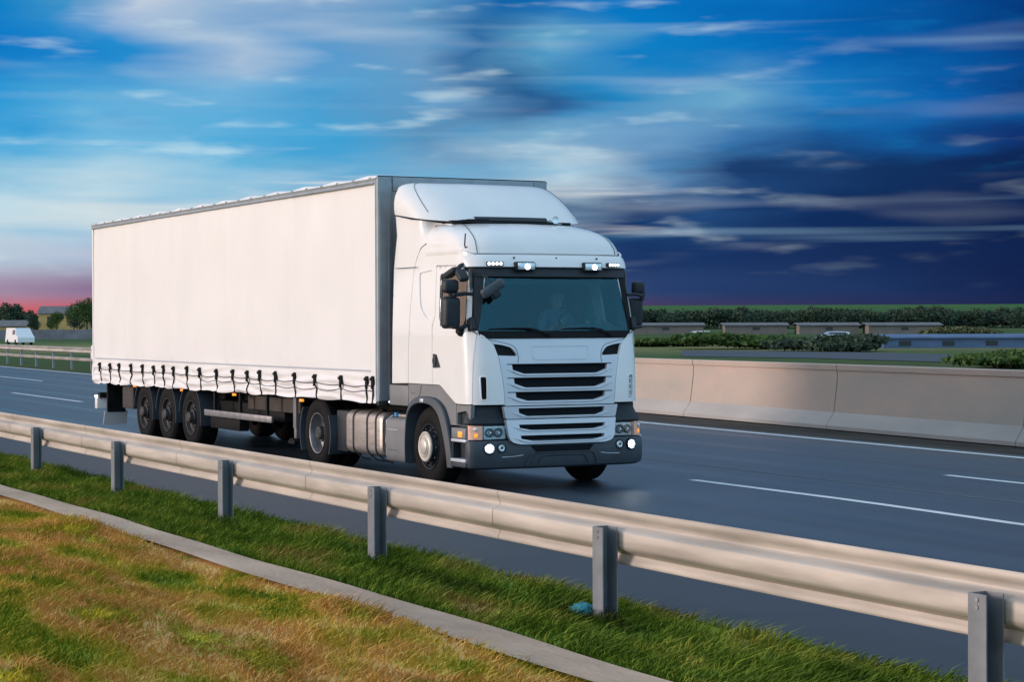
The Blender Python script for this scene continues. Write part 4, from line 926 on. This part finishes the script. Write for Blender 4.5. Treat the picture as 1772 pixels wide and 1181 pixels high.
for i in range(29):
    a = 2*math.pi*i/28; P.append(Vector((-.78-.10*math.sin(a)*1.1-.0, .58+.225*math.cos(a), 2.02+.17*math.sin(a))))
sw.tube(P, .016, 8, False); sw.tube([(-.78, .58, 2.02), (-.6, .58, 1.9)], [.06, .03], 10)
for a in (0, math.pi, -math.pi/2): sw.tube([(-.78, .58, 2.02), (-.78-.11*math.sin(a), .58+.22*math.cos(a), 2.02+.165*math.sin(a))], .012, 6)
sw.build('steering_wheel', black, truck)
sun_shade = MB().box(-.50, -.47, -.95, .95, 2.52, 2.62, .01).build('inner_shade', dash, truck)

# ---- mirrors
def rbox(name, c, dims, mt, parent, rot=(0, 0, 0), bev=.04, taper=0.):
    bm = bmesh.new(); bmesh.ops.create_cube(bm, size=1)
    for v in bm.verts: v.co = Vector((v.co.x*dims[0]*(1-taper*(v.co.x < 0)), v.co.y*dims[1]*(1-taper*(v.co.x > 0)), v.co.z*dims[2]*(1-taper*(v.co.x > 0))))
    bmesh.ops.bevel(bm, geom=list(bm.edges), offset=bev, segments=4, affect='EDGES', profile=.55)
    me = bpy.data.meshes.new(name); bm.to_mesh(me); bm.free(); me.materials.append(mt); o = bpy.data.objects.new(name, me); COL.objects.link(o); o.parent = parent; o.location = c; o.rotation_euler = rot
    finish(o, 40); return o
MX = -.42
for s in (-1, 1):
    mr_ = rbox('side_mirror', (MX if s < 0 else -.50, s*1.345 if s < 0 else 1.27, 2.175), (.15, .235, .41), dplast, truck, (0, R(3), s*R(-6)), .05, .16)
    rbox('wide_angle_mirror', (MX if s < 0 else -.46, s*1.355 if s < 0 else 1.31, 2.495 if s < 0 else 2.49), (.14, .22 if s < 0 else .17, .18), dplast, truck, (0, R(3), s*R(-6)), .05, .14)
    arm = MB().tube([(MX+.06, s*1.09, 2.40), (MX+.10, s*1.20, 2.405), (MX+.02, s*1.32, 2.39)], [.02, .024, .026], 8); arm.tube([(MX, s*1.34, 2.33), (MX, s*1.36, 2.44)], .03, 8)
    arm.tube([(MX+.06, s*1.13, 2.03), (MX+.03, s*1.24, 1.99), (MX, s*1.33, 2.0)], [.028, .022, .022], 8); arm.build('mirror_arm', dplast, truck)
    rbox('mirror_foot', (MX+.11, s*1.13, 2.03), (.12, .07, .16), dplast, truck, (0, R(-20), 0), .02)
    for dz, w_ in (((0, .375)), ((.325, .16)))[:1 if s > 0 else 2]:
        MB().box(-.005, .0, -.10, .10, -w_/2+.02, w_/2-.02, .002).build('mirror_glass', chrome, mr_).location = (-.085, 0, dz*1.0)
    if s < 0:
        # kerb mirror and its angled bracket above the door
        km = rbox('kerb_mirror', (-.66, s*1.22, 2.665), (.30, .14, .075), dplast, truck, (R(10), R(-17), 0), .025, .1)
        rbox('kerb_mirror', (-.37, s*1.22, 2.625), (.19, .13, .085), dplast, truck, (R(10), R(38), 0), .03, .1)
        MB().tube([(-.52, s*1.13, 2.77), (-.51, s*1.18, 2.74), (-.50, s*1.22, 2.68)], [.018, .03, .03], 8).build('mirror_arm', dplast, truck)
        rbox('mirror_foot', (-.46, s*1.20, 1.95), (.13, .09, .10), black, truck, (0, R(25), 0), .03)
        fm = rbox('front_mirror', (-.10, -.94, 2.465), (.10, .34, .13), gplast, truck, (R(32), 0, R(-6)), .045, .1)
        rbox('mirror_cowl', (.04, -.96, 2.40), (.07, .12, .12), dplast, fm, (R(32), 0, 0), .03); bpy.data.objects
        fm.children[0].location = (.0, -.0, -.07); fm.children[0].rotation_euler = (0, 0, 0)
        MB().tube([(-.26, -1.0, 2.62), (-.18, -.98, 2.60), (-.12, -.96, 2.53)], .012, 6).build('mirror_arm', dplast, truck)

# ---- wheels
def lp_(s, pr): return [(s*h, r) for h, r in pr]
def wheel(x, yo, s, kind, w=.30):
    """yo = outer face of the tyre, s = side"""
    e = empty('wheel', (x, yo, .5)); e.parent = truck
    tp = [(-w+.03, .30), (-w+.0, .36), (-w+.0, .42), (-w+.02, .47), (-w+.045, .492)]
    n = 5; gw = .012
    for i in range(n):
        a = -w+.05+(w-.10)*i/n; b_ = -w+.05+(w-.10)*(i+1)/n; tp += [(a+gw/2, .5), (b_-gw/2, .5)]
        if i < n-1: tp += [(b_-gw/2, .485), (b_+gw/2, .485)]
    tp += [(-.045, .492), (-.02, .47), (-.008, .445), (-.002, .42), (.0, .39), (-.004, .37), (-.004, .35), (-.012, .325), (-.02, .30), (-.03, .285)]
    MB().lathe(lp_(s, tp), 64).build('tyre', tyre, e, 50)
    if kind == 'front':
        rp = [(-.03, .292), (-.012, .288), (-.016, .275), (-.05, .268), (-.075, .24), (-.06, .20), (-.02, .185), (.015, .18), (.03, .176)]
        MB().lathe(lp_(s, rp), 48).build('rim', dplast, e, 30)
        MB().lathe(lp_(s, [(.03, .192), (.045, .19), (.055, .178), (.05, .155), (.042, .15), (.05, .125), (.062, .118), (.06, .10), (.072, .095), (.08, .08), (.082, 0)]), 40).build('hub_cap', hubm, e, 30)
        mb = MB()
        for i in range(10):
            a = 2*math.pi*i/10; mb.lathe(lp_(s, [(-.05, .014), (.02, .014), (.026, 0)]), 6, (math.cos(a)*.225, s*-.02, math.sin(a)*.225))
        mb.build('wheel_nut', rimd, e)
    else:
        rm = rimm if kind == 'drive' else rimd
        rp = [(-.03, .292), (-.008, .289), (-.012, .276), (-.04, .268), (-.10, .262), (-.15, .25), (-.165, .22), (-.15, .18), (-.14, .165), (-.15, .15), (-.15, .0)]
        if kind == 'trailer': rp = [(-.03, .292), (-.008, .289), (-.012, .276), (-.035, .268), (-.07, .258), (-.085, .23), (-.08, .18), (-.085, .15), (-.08, 0)]
        MB().lathe(lp_(s, rp), 48).build('rim', rm, e, 30)
        d0 = -.15 if kind == 'drive' else -.085
        MB().lathe(lp_(s, [(d0, .125), (d0+.05, .12), (d0+.06, .10), (d0+.12, .095), (d0+.135, .075), (d0+.14, 0)]), 32).build('hub_cap', rimd, e, 30)
        mb = MB()
        for i in range(10):
            a = 2*math.pi*i/10+.2; mb.lathe(lp_(s, [(d0-.01, .014), (d0+.03, .014), (d0+.036, 0)]), 6, (math.cos(a)*.165, 0, math.sin(a)*.165))
        mb.build('wheel_nut', rimd, e)
for s in (-1, 1):
    wheel(-1.40, s*1.20, s, 'front', .30)
    wheel(-5.10, s*1.22, s, 'drive', .26); wheel(-5.10, s*.93, s, 'drive', .26)
    for x in (-13.35, -12.05, -10.75): wheel(x, s*1.21, s, 'trailer', .36)
for x in (-1.40, -5.10): MB().lathe([(-1.0, .06), (-.2, .06), (-.15, .15), (.15, .15), (.2, .06), (1.0, .06)], 16, (x, 0, .5)).build('axle', chass, truck)
for x in (-13.35, -12.05, -10.75): MB().lathe([(-1.0, .07), (1.0, .07)], 16, (x, 0, .5)).build('axle', chass, truck)

# ---- tractor chassis side
for s in (-1, 1):
    a_, b_ = min, max
    MB().box(-6.2, -.5, min(s*.38, s*.46), max(s*.38, s*.46), .62, .92).build('chassis_rail', chass, truck)
    # tank, rounded box section
    sec = roundpoly([(.62*s, .28), (1.20*s, .28), (1.20*s, .87), (.62*s, .87)], .13, 6)
    if s < 0:
        tk = empty('fuel_tank', (-3.45, -.9, .28)); tk.parent = truck
        mb = MB(); X = [(-4.08, .93), (-4.055, .985), (-4.03, 1.0), (-2.93, 1.0), (-2.90, .985), (-2.87, .93)]; cy, cz_ = s*.91, .575
        V = [(x, cy+(p[0]-cy)*k, cz_+(p[1]-cz_)*k) for x, k in X for p in sec]; n = len(sec)
        Fc = [(i*n+j, i*n+(j+1) % n, (i+1)*n+(j+1) % n, (i+1)*n+j) for i in range(len(X)-1) for j in range(n)]+[tuple(range(n)), tuple((len(X)-1)*n+q for q in range(n))]
        mb.add(V, Fc); o = mb.build('tank_shell', alum, tk, 40); o.location = (3.45, .9, -.28)
        for x in (-3.80, -3.33, -3.04):
            mb = MB(); V = [(x+dx, cy+(p[0]-cy)*k, cz_+(p[1]-cz_)*k) for dx, k in ((-.022, 1.0), (-.022, 1.025), (.022, 1.025), (.022, 1.0)) for p in sec]
            mb.add(V, [(i*n+j, i*n+(j+1) % n, (i+1)*n+(j+1) % n, (i+1)*n+j) for i in range(3) for j in range(n)])
            mb.tube([(x, -1.16, .30), (x+.05, -1.08, .22), (x+.12, -1.0, .20)], .012, 6)
            o = mb.build('tank_strap', dplast, tk, 40); o.location = (3.45, .9, -.28)
        MB().lathe([(0, .05), (.03, .05), (.035, .0)], 16, (0, 0, 0), 'Z').build('filler_cap', black, tk).location = (.2, -.1, .59)
    else:
        MB().box(-4.1, -2.7, .62, 1.2, .28, .87, .1).build('battery_box', gplast, truck)
    # grey skirt box + blue cap
    bx = MB().prism(roundpoly([(s*.70, .25), (s*1.20, .25), (s*1.225, .32), (s*1.225, .72), (s*1.19, .82), (s*.7, .82)], .05), 'X', -2.66, -2.0).build('adblue_tank', mplast, truck)
    MB().box(-2.60, -2.28, min(s*1.22, s*1.229), max(s*1.22, s*1.229), .665, .672).build('skirt_groove', silver, bx)
    MB().box(-2.60, -2.28, min(s*1.22, s*1.229), max(s*1.22, s*1.229), .40, .406).build('skirt_groove', gplast, bx)
    MB().box(-2.50, -2.02, min(s*.86, s*1.12), max(s*.86, s*1.12), .825, .865, .01).build('catwalk', alum, bx)
    MB().lathe([(0, .045), (.05, .045), (.055, 0)], 14, (-2.60, s*1.08, .83), 'Z').build('filler_cap', mat('blue_cap', (.01,.22,.5), .4), bx)
    mb = MB().tube([(-2.70, s*1.10, .84), (-2.72, s*1.18, .78), (-2.72, s*1.19, .5), (-2.68, s*1.18, .36)], .012, 6); mb.build('hose_guard', silver, bx)
    # mudguards on the drive axle
    for a0, a1 in ((-28, 28), (142, 208)):
        mb = MB().lathe([(s*-.02-s*.0, .565), (0, .565), (0, .585), (s*-.60, .585), (s*-.60, .565)], 14, (-5.10, s*1.245, .5), 'Y', R(a0), R(a1), True); mb.build('rear_mudguard', gplast, truck, 30)
    MB().box(-4.52, -4.12, min(s*.66, s*1.15), max(s*.66, s*1.15), .28, .85, .02).build('air_tank_box', dplast, truck)
MB().box(-4.9, -2.3, -.36, .36, .9, 1.06).build('chassis_deck', chass, truck)
MB().prism(roundpoly([(-5.4, .0), (-5.0, .5), (-4.2, .5), (-4.0, 0), (-4.2, -.5), (-5.0, -.5)], .12), 'Z', .98, 1.10).build('fifth_wheel', chass, truck)
MB().box(-1.2, -.4, -.5, .5, .42, .95, .04).build('engine_sump', chass, truck)
MB().box(-2.2, -1.2, -.45, .45, .5, 1.15, .04).build('engine_block', chass, truck)

# ================================================================== trailer
TF, TR = -2.81, -16.42
cxs = [-15.94, -15.28, -14.69, -13.96, -13.25, -12.56, -12.0, -11.43, -10.71, -10.03, -9.23, -8.46, -7.81, -7.25, -6.58, -5.82, -5.01, -4.06, -3.20, -3.0]
def curt(x, z, s):
    k = max(0, (1.42-z)/.45); q = min(abs(x-c) for c in cxs)
    nb = math.exp(-(q/.07)**2)
    tens = sum(math.sin(x*f+z*g)*a for f, g, a in ((1.1, .7, .006), (2.3, -1.9, .003), (.55, .3, .008)))
    diag = .014*k*math.sin((x*5.1)+z*16)+.014*k*math.sin(x*2.2-z*31+1.3)+.008*k*math.sin(x*9.3+z*7)
    hor = .013*min(1, k*1.5)*math.sin(z*52+math.sin(x*1.7)*2)*(1-nb)
    y = 1.262+tens*(1-k*.5)+.02*k*(1-nb)*(.6+.4*math.sin(x*3.3))+diag+hor-.012*nb*k
    zz = z
    if k > .9: zz = z+.012*math.sin(x*4.4)+.018*(nb-.5)*((k-.9)*10)
    if z > 1.45: y += sum(.010*math.exp(-((x-xp)/.05)**2) for xp in (-14.2, -11.5, -8.75, -6.0))+.0035*math.sin(z*4.2+math.sin(x*.9))+.003*math.sin(x*13+math.sin(z*3)*1.5)*math.exp(-((z-3.85)/.6)**2)
    return (x, s*y, zz)
for s in (-1, 1):
    XX = np.concatenate([np.arange(TR+.02, TF-.04, .045)]); 
    zt = lambda x: 3.885
    ZZ = np.concatenate([np.linspace(3.90, 1.46, 30), np.linspace(1.43, .965, 26)])
    def cf(x, z, s=s):
        bot = lerp(x, [(-16.4, .955), (-11, .975), (-5, 1.0), (-2.9, 1.0)])
        if z < 1.43: z = 1.43-(1.43-z)/(1.43-.965)*(1.43-bot)
        return curt(x, z, s)
    mb = MB().grid(cf, XX, ZZ); cu = mb.build('side_curtain', curtainm, truck, 70)
    mb = MB().grid(lambda x, z, s=s: (lambda p: (p[0], p[1]+s*.004, p[2]))(curt(x, z, s)), np.arange(TR+.12, TF-.2, .09), [1.405, 1.43]); mb.build('curtain_stripe', mat('stripe_grey', (.42,.46,.52), .5), cu, 70)
    if s < 0:
        for xc in cxs:
            y = curt(xc, 1.3, s)[1]-.012
            mb = MB(); w_ = random.uniform(-.008, .008); h0 = 1.35+random.uniform(-.012, .012)
            mb.box(xc-.035, xc+.035, y-.022, y+.01, h0-.125, h0, .007); mb.box(xc-.045, xc+.02, y-.036, y-.022, h0-.06, h0-.02, .005); mb.box(xc-.022, xc+.022, y-.028, y, h0-.17, h0-.12, .005)
            mb.tube([(xc, y-.006, h0-.15), (xc+w_, curt(xc, 1.15, s)[1]-.012, 1.14), (xc+w_*2.5, curt(xc, 1.05, s)[1]-.010, 1.05), (xc+w_*3, curt(xc, 1.0, s)[1]-.006, .985)], [.014, .012, .012, .012], 5)
            mb.build('strap_buckle', black, cu)
        P = []
        for a, b in zip(cxs[:-1], cxs[1:]):
            for j in range(4):
                t = j/4; x = a+(b-a)*t; P.append((x, curt(x, 1.22, s)[1]-.012, 1.225-.02*math.sin(math.pi*t)*(b-a)/.8+.006*math.sin(x*2)))
        MB().tube(P, .007, 5).build('lashing_cord', gplast, cu)
        P = []
        for a, b in zip(cxs[:-1], cxs[1:]):
            for j in range(4):
                t = j/4; x = a+(b-a)*t
                if x > -10.2: P.append((x, curt(x, 1.14, s)[1]-.010, 1.15-.03*math.sin(math.pi*t)*(b-a)/.8+.012*math.sin(x*1.3)))
        MB().tube(P, .006, 5).build('lashing_cord', gplast, cu)
    # roof rail
    rl = MB().prism([(s*1.235, 3.885), (s*1.282, 3.885), (s*1.29, 3.90), (s*1.28, 3.93), (s*1.285, 3.96), (s*1.27, 3.975), (s*1.235, 3.975)], 'X', TR, TF-.07).build('roof_rail', railm, truck, 25)
    # front corner post
    cpst = MB().prism(roundpoly([(TF-.06, s*1.268), (TF+.0, s*1.268), (TF+.015, s*1.25), (TF+.015, s*1.07), (TF-.0, s*1.05), (TF-.06, s*1.05)], .012), 'Z', 1.02, 3.985).build('corner_post', greyal, truck, 25)
    MB().prism([(TF+.016, s*1.255), (TF+.022, s*1.25), (TF+.022, s*1.21), (TF+.016, s*1.205)], 'Z', 1.1, 3.7).build('post_rib', greyal, cpst)
    MB().prism([(TF+.016, s*1.12), (TF+.024, s*1.115), (TF+.024, s*1.09), (TF+.016, s*1.085)], 'Z', 1.1, 3.7).build('post_rib', greyal, cpst)
    MB().box(TF-.075, TF-.058, min(s*1.262, s*1.275), max(s*1.262, s*1.275), 1.02, 3.96).build('curtain_pole', curtainm, cpst)
    MB().box(TF-.05, TF+.03, min(s*1.0, s*1.27), max(s*1.0, s*1.27), .97, 1.03, .008).build('post_foot', dplast, cpst)
    if s < 0: MB().lathe([(0, .012), (.01, .012), (.012, 0)], 10, (TF+.02, -1.12, 1.015), 'X').build('front_marker', litw, cpst)
    MB().box(TR-.03, TR+.04, min(s*1.22, s*1.27), max(s*1.22, s*1.27), 1.0, 3.98).build('rear_post', curtainm, truck)
    MB().box(TR, TF, min(s*1.15, s*1.195), max(s*1.15, s*1.195), 1.0, 1.16).build('side_raves', chass, truck)
    MB().box(-16.1, -3.6, min(s*.42, s*.50), max(s*.42, s*.50), .78, 1.1).build('trailer_beam', chass, truck)
fw = MB().box(TF-.05, TF-.005, -1.06, 1.06, 1.0, 3.9).build('front_wall', greyal, truck)
MB().box(TF-.05, TF+.02, -1.05, 1.05, 3.80, 3.985, .01).build('header_beam', greyal, fw)
for k in range(9): MB().box(TF-.006, TF+.004, -.95+.22*k, -.90+.22*k, 1.1, 3.78).build('wall_rib', greyal, fw)
# tarpaulin roof with turned-up edge
mb = MB().grid(lambda x, y: (x, y, 4.0+.012*math.sin(x*5.5)*(1 if abs(y) > 1.2 else .4)-.0 if abs(y) < 1.27 else 3.965), np.arange(TR, TF+.01, .16), [-1.285, -1.255, -1.2, -.6, 0, .6, 1.2, 1.255, 1.285]); rf = mb.build('roof_tarpaulin', curtainm, truck, 60)
for i in range(24):
    x = TR+.3+i*.57; MB().box(x-.03, x+.03, -1.29, -1.27, 3.955, 3.985, .003).build('roof_clip', railm, rf)
MB().box(TR-.05, TR, -1.25, 1.25, 1.0, 3.98, .01).build('rear_door', curtainm, truck)
MB().box(TR-.10, TR+.02, -1.262, 1.262, 3.90, 4.0, .01).build('rear_header', railm, truck)
MB().box(TR, TF, -1.22, 1.22, 1.10, 1.15).build('trailer_floor', chass, truck)
for i in range(26): MB().box(TR+.3+i*.52, TR+.36+i*.52, -1.2, 1.2, 1.02, 1.10).build('cross_member', chass, truck)
# flaring tarpaulin at the rear corner
mb = MB(); o = mb.prism([(TR-.02, 1.38), (TR-.16, 1.40), (TR-.19, 1.5), (TR-.13, 1.56), (TR-.17, 1.64), (TR-.02, 1.68)], 'Y', -1.262, -1.24).build('loose_flap', curtainm, truck)
mb = MB().prism([(TR-.02, .97), (TR-.10, 1.05), (TR-.12, 1.14), (TR-.08, 1.3), (TR-.02, 1.36)], 'Y', -1.262, -1.24).build('loose_flap', curtainm, truck)
# landing legs, side guards, toolbox, mudguards, rear bumper
for s in (-1, 1):
    ll = empty('landing_leg', (-6.52, s*.95, 0)); ll.parent = truck
    MB().box(-.06, .06, -.05, .05, .50, 1.05, .008).build('outer_tube', mplast, ll); MB().box(-.045, .045, -.04, .04, .34, .52, .005).build('inner_tube', mplast, ll)
    MB().prism([(-.12, .27), (.12, .27), (.13, .31), (.05, .35), (-.05, .35), (-.13, .31)], 'Y', -.1, .1).build('foot', chass, ll)
    MB().box(-8.6, -6.36, min(s*.93, s*.97), max(s*.93, s*.97), .72, .93).build('pallet_box', boxm, truck)
    sg_ = MB().box(-10.0, -6.9, min(s*1.19, s*1.225), max(s*1.19, s*1.225), .565, .665, .008).build('side_guard', rimm, truck)
    for x in (-9.6, -8.4, -7.2): MB().box(x-.03, x+.03, min(s*1.15, s*1.19), max(s*1.15, s*1.19), .56, 1.04).build('guard_bracket', chass, sg_)
    MB().box(-10.0, -8.6, min(s*.95, s*1.12), max(s*.95, s*1.12), .36, .56, .02).build('air_reservoir', chass, truck)
    tb = MB().box(-14.95, -14.28, min(s*.75, s*1.13), max(s*.75, s*1.13), .51, .92, .02).build('tool_box', boxm, truck)
    for z in (.6, .7, .8): MB().box(-14.93, -14.3, min(s*1.128, s*1.135), max(s*1.128, s*1.135), z, z+.012).build('tool_box_rib', gplast, tb)
    for x in (-13.35, -12.05, -10.75):
        MB().lathe([(0, .555), (0, .572), (s*-.36, .572), (s*-.36, .555)], 26, (x, s*1.225, .5), 'Y', R(-12), R(172), True).build('trailer_mudguard', gplast, truck, 30)
    for x, c in ((-13.88, amber), (-11.17, amber), (-8.56, orange), (-5.68, orange)):
        MB().box(x-.06, x+.06, min(s*1.20, s*1.232), max(s*1.20, s*1.232), .925, .965, .006).build('side_marker', orange, truck)
    MB().box(-16.3, -14.9, min(s*.45, s*.55), max(s*.45, s*.55), .45, .9).build('rear_frame', chass, truck)
rb = MB().box(-16.42, -16.26, -1.24, 1.24, .45, .66, .015).build('rear_bumper', curtainm, truck)
MB().box(-16.35, -16.2, -1.20, 1.20, .66, .76).build('lamp_board', chass, truck)
for s in (-1, 1): MB().box(-16.45, -16.36, min(s*1.12, s*1.24), max(s*1.12, s*1.24), .665, .705, .006).build('tail_marker', litw if s < 0 else red, rb)
fl = MB().prism([(-15.9, .42), (-15.88, .42), (-15.98, .16), (-16.0, .16)], 'Y', -1.2, -.75).build('mud_flap', curtainm, truck)
MB().box(-15.92, -15.86, -1.15, -.8, .40, 1.05).build('flap_bracket', chass, truck)
MB().prism([(-15.9, .42), (-15.88, .42), (-15.98, .16), (-16.0, .16)], 'Y', .75, 1.2).build('mud_flap', curtainm, truck)
MB().box(-10.2, -7.2, -.9, .9, .55, .80, .02).build('pallet_cage', chass, truck)
MB().lathe([(-.15, 0), (-.15, .48), (.15, .48), (.15, 0)], 32, (-8.0, .2, .62)).build('spare_wheel', tyre, truck)

# ================================================================== driver
def skinned(name, pts, edges, mt, parent=None, sub=2):
    me = bpy.data.meshes.new(name); me.from_pydata([p[:3] for p in pts], edges, []); me.update(); o = bpy.data.objects.new(name, me); COL.objects.link(o)
    md = o.modifiers.new('skin', 'SKIN'); ly = me.skin_vertices[0]
    for i, p in enumerate(pts): ly.data[i].radius = (p[3], p[4] if len(p) > 4 else p[3])
    ly.data[0].use_root = True; o.modifiers.new('sub', 'SUBSURF').levels = sub; o.modifiers['sub'].render_levels = sub
    dg = bpy.context.evaluated_depsgraph_get(); me2 = bpy.data.meshes.new_from_object(o.evaluated_get(dg)); o.modifiers.clear(); o.data = me2; me2.materials.clear(); me2.materials.append(mt); me2.shade_smooth()
    if parent: o.parent = parent
    return o
BY = .58; BX = -1.38
pts = [(0, 0, 1.70, .15, .17), (.02, 0, 1.88, .13, .16), (.04, 0, 2.04, .13, .18), (.05, 0, 2.15, .08, .12), (.06, 0, 2.22, .055), (.075, 0, 2.29, .07, .07), (.09, 0, 2.37, .095, .078), (.085, 0, 2.44, .085, .075)]
edges = [(i, i+1) for i in range(7)]
for s in (-1, 1):
    n = len(pts); pts += [(.05, s*.19, 2.12, .065), (.14, s*.25, 1.90, .05), (.40, s*.21, 1.98, .036), (.49, s*.20, 2.02, .028), (.55, s*.195, 2.05, .03, .018)]
    edges += [(3, n), (n, n+1), (n+1, n+2), (n+2, n+3), (n+3, n+4)]
    for k in range(4):
        m_ = len(pts); pts += [(.565+.02*k, s*(.21-.012*k), 2.09-.022*k, .009), (.60+.012*k, s*(.215-.01*k), 2.075-.022*k, .008), (.595+.01*k, s*(.19-.01*k), 2.055-.022*k, .008)]; edges += [(n+4, m_), (m_, m_+1), (m_+1, m_+2)]
    m_ = len(pts); pts += [(.55, s*.17, 2.085, .010), (.575, s*.155, 2.10, .009)]; edges += [(n+4, m_), (m_, m_+1)]
    m_ = len(pts); pts += [(.12, s*.10, 1.68, .10), (.48, s*.13, 1.70, .075), (.56, s*.13, 1.45, .05)]; edges += [(0, m_), (m_, m_+1), (m_+1, m_+2)]
# face: nose, brow, chin, ears as extra vertices
for q in [(.185, 0, 2.345, .014), (.16, 0, 2.275, .022), (.175, .028, 2.385, .012), (.175, -.028, 2.385, .012), (.085, .095, 2.36, .016), (.085, -.095, 2.36, .016)]:
    m_ = len(pts); pts.append(q); edges.append((6 if q[2] > 2.3 else 5, m_))
body = skinned('person', [(BX+p[0], BY+p[1], p[2], *p[3:]) for p in pts], edges, skin)
tag(body, 'driver in a blue shirt sitting behind the windscreen with both hands on the wheel', 'person')
sp = [(0, 0, 1.70, .165, .185), (.02, 0, 1.88, .145, .175), (.04, 0, 2.04, .145, .195), (.05, 0, 2.165, .085, .125)]; se = [(0, 1), (1, 2), (2, 3)]
for s in (-1, 1):
    n = len(sp); sp += [(.05, s*.19, 2.125, .078), (.14, s*.25, 1.90, .062), (.36, s*.215, 1.97, .048)]; se += [(3, n), (n, n+1), (n+1, n+2)]
skinned('shirt', [(BX+p[0], BY+p[1], p[2], *p[3:]) for p in sp], se, shirt, body)
skinned('hair', [(BX+.06, BY, 2.46, .085, .082), (BX+.02, BY, 2.43, .09, .085), (BX+.0, BY, 2.36, .075, .078)], [(0, 1), (1, 2)], hairm, body)
for s in (-1, 1):
    MB().lathe([(-.01, 0), (.0, .009), (.008, .007), (.01, 0)], 10, (BX+.178, BY+s*.032, 2.368), 'X').build('eye', black, body)
MB().tube([(BX+.172, BY-.025, 2.305), (BX+.18, BY, 2.303), (BX+.172, BY+.025, 2.305)], .005, 6).build('mouth', mat('lips', (.35,.13,.11), .5), body)
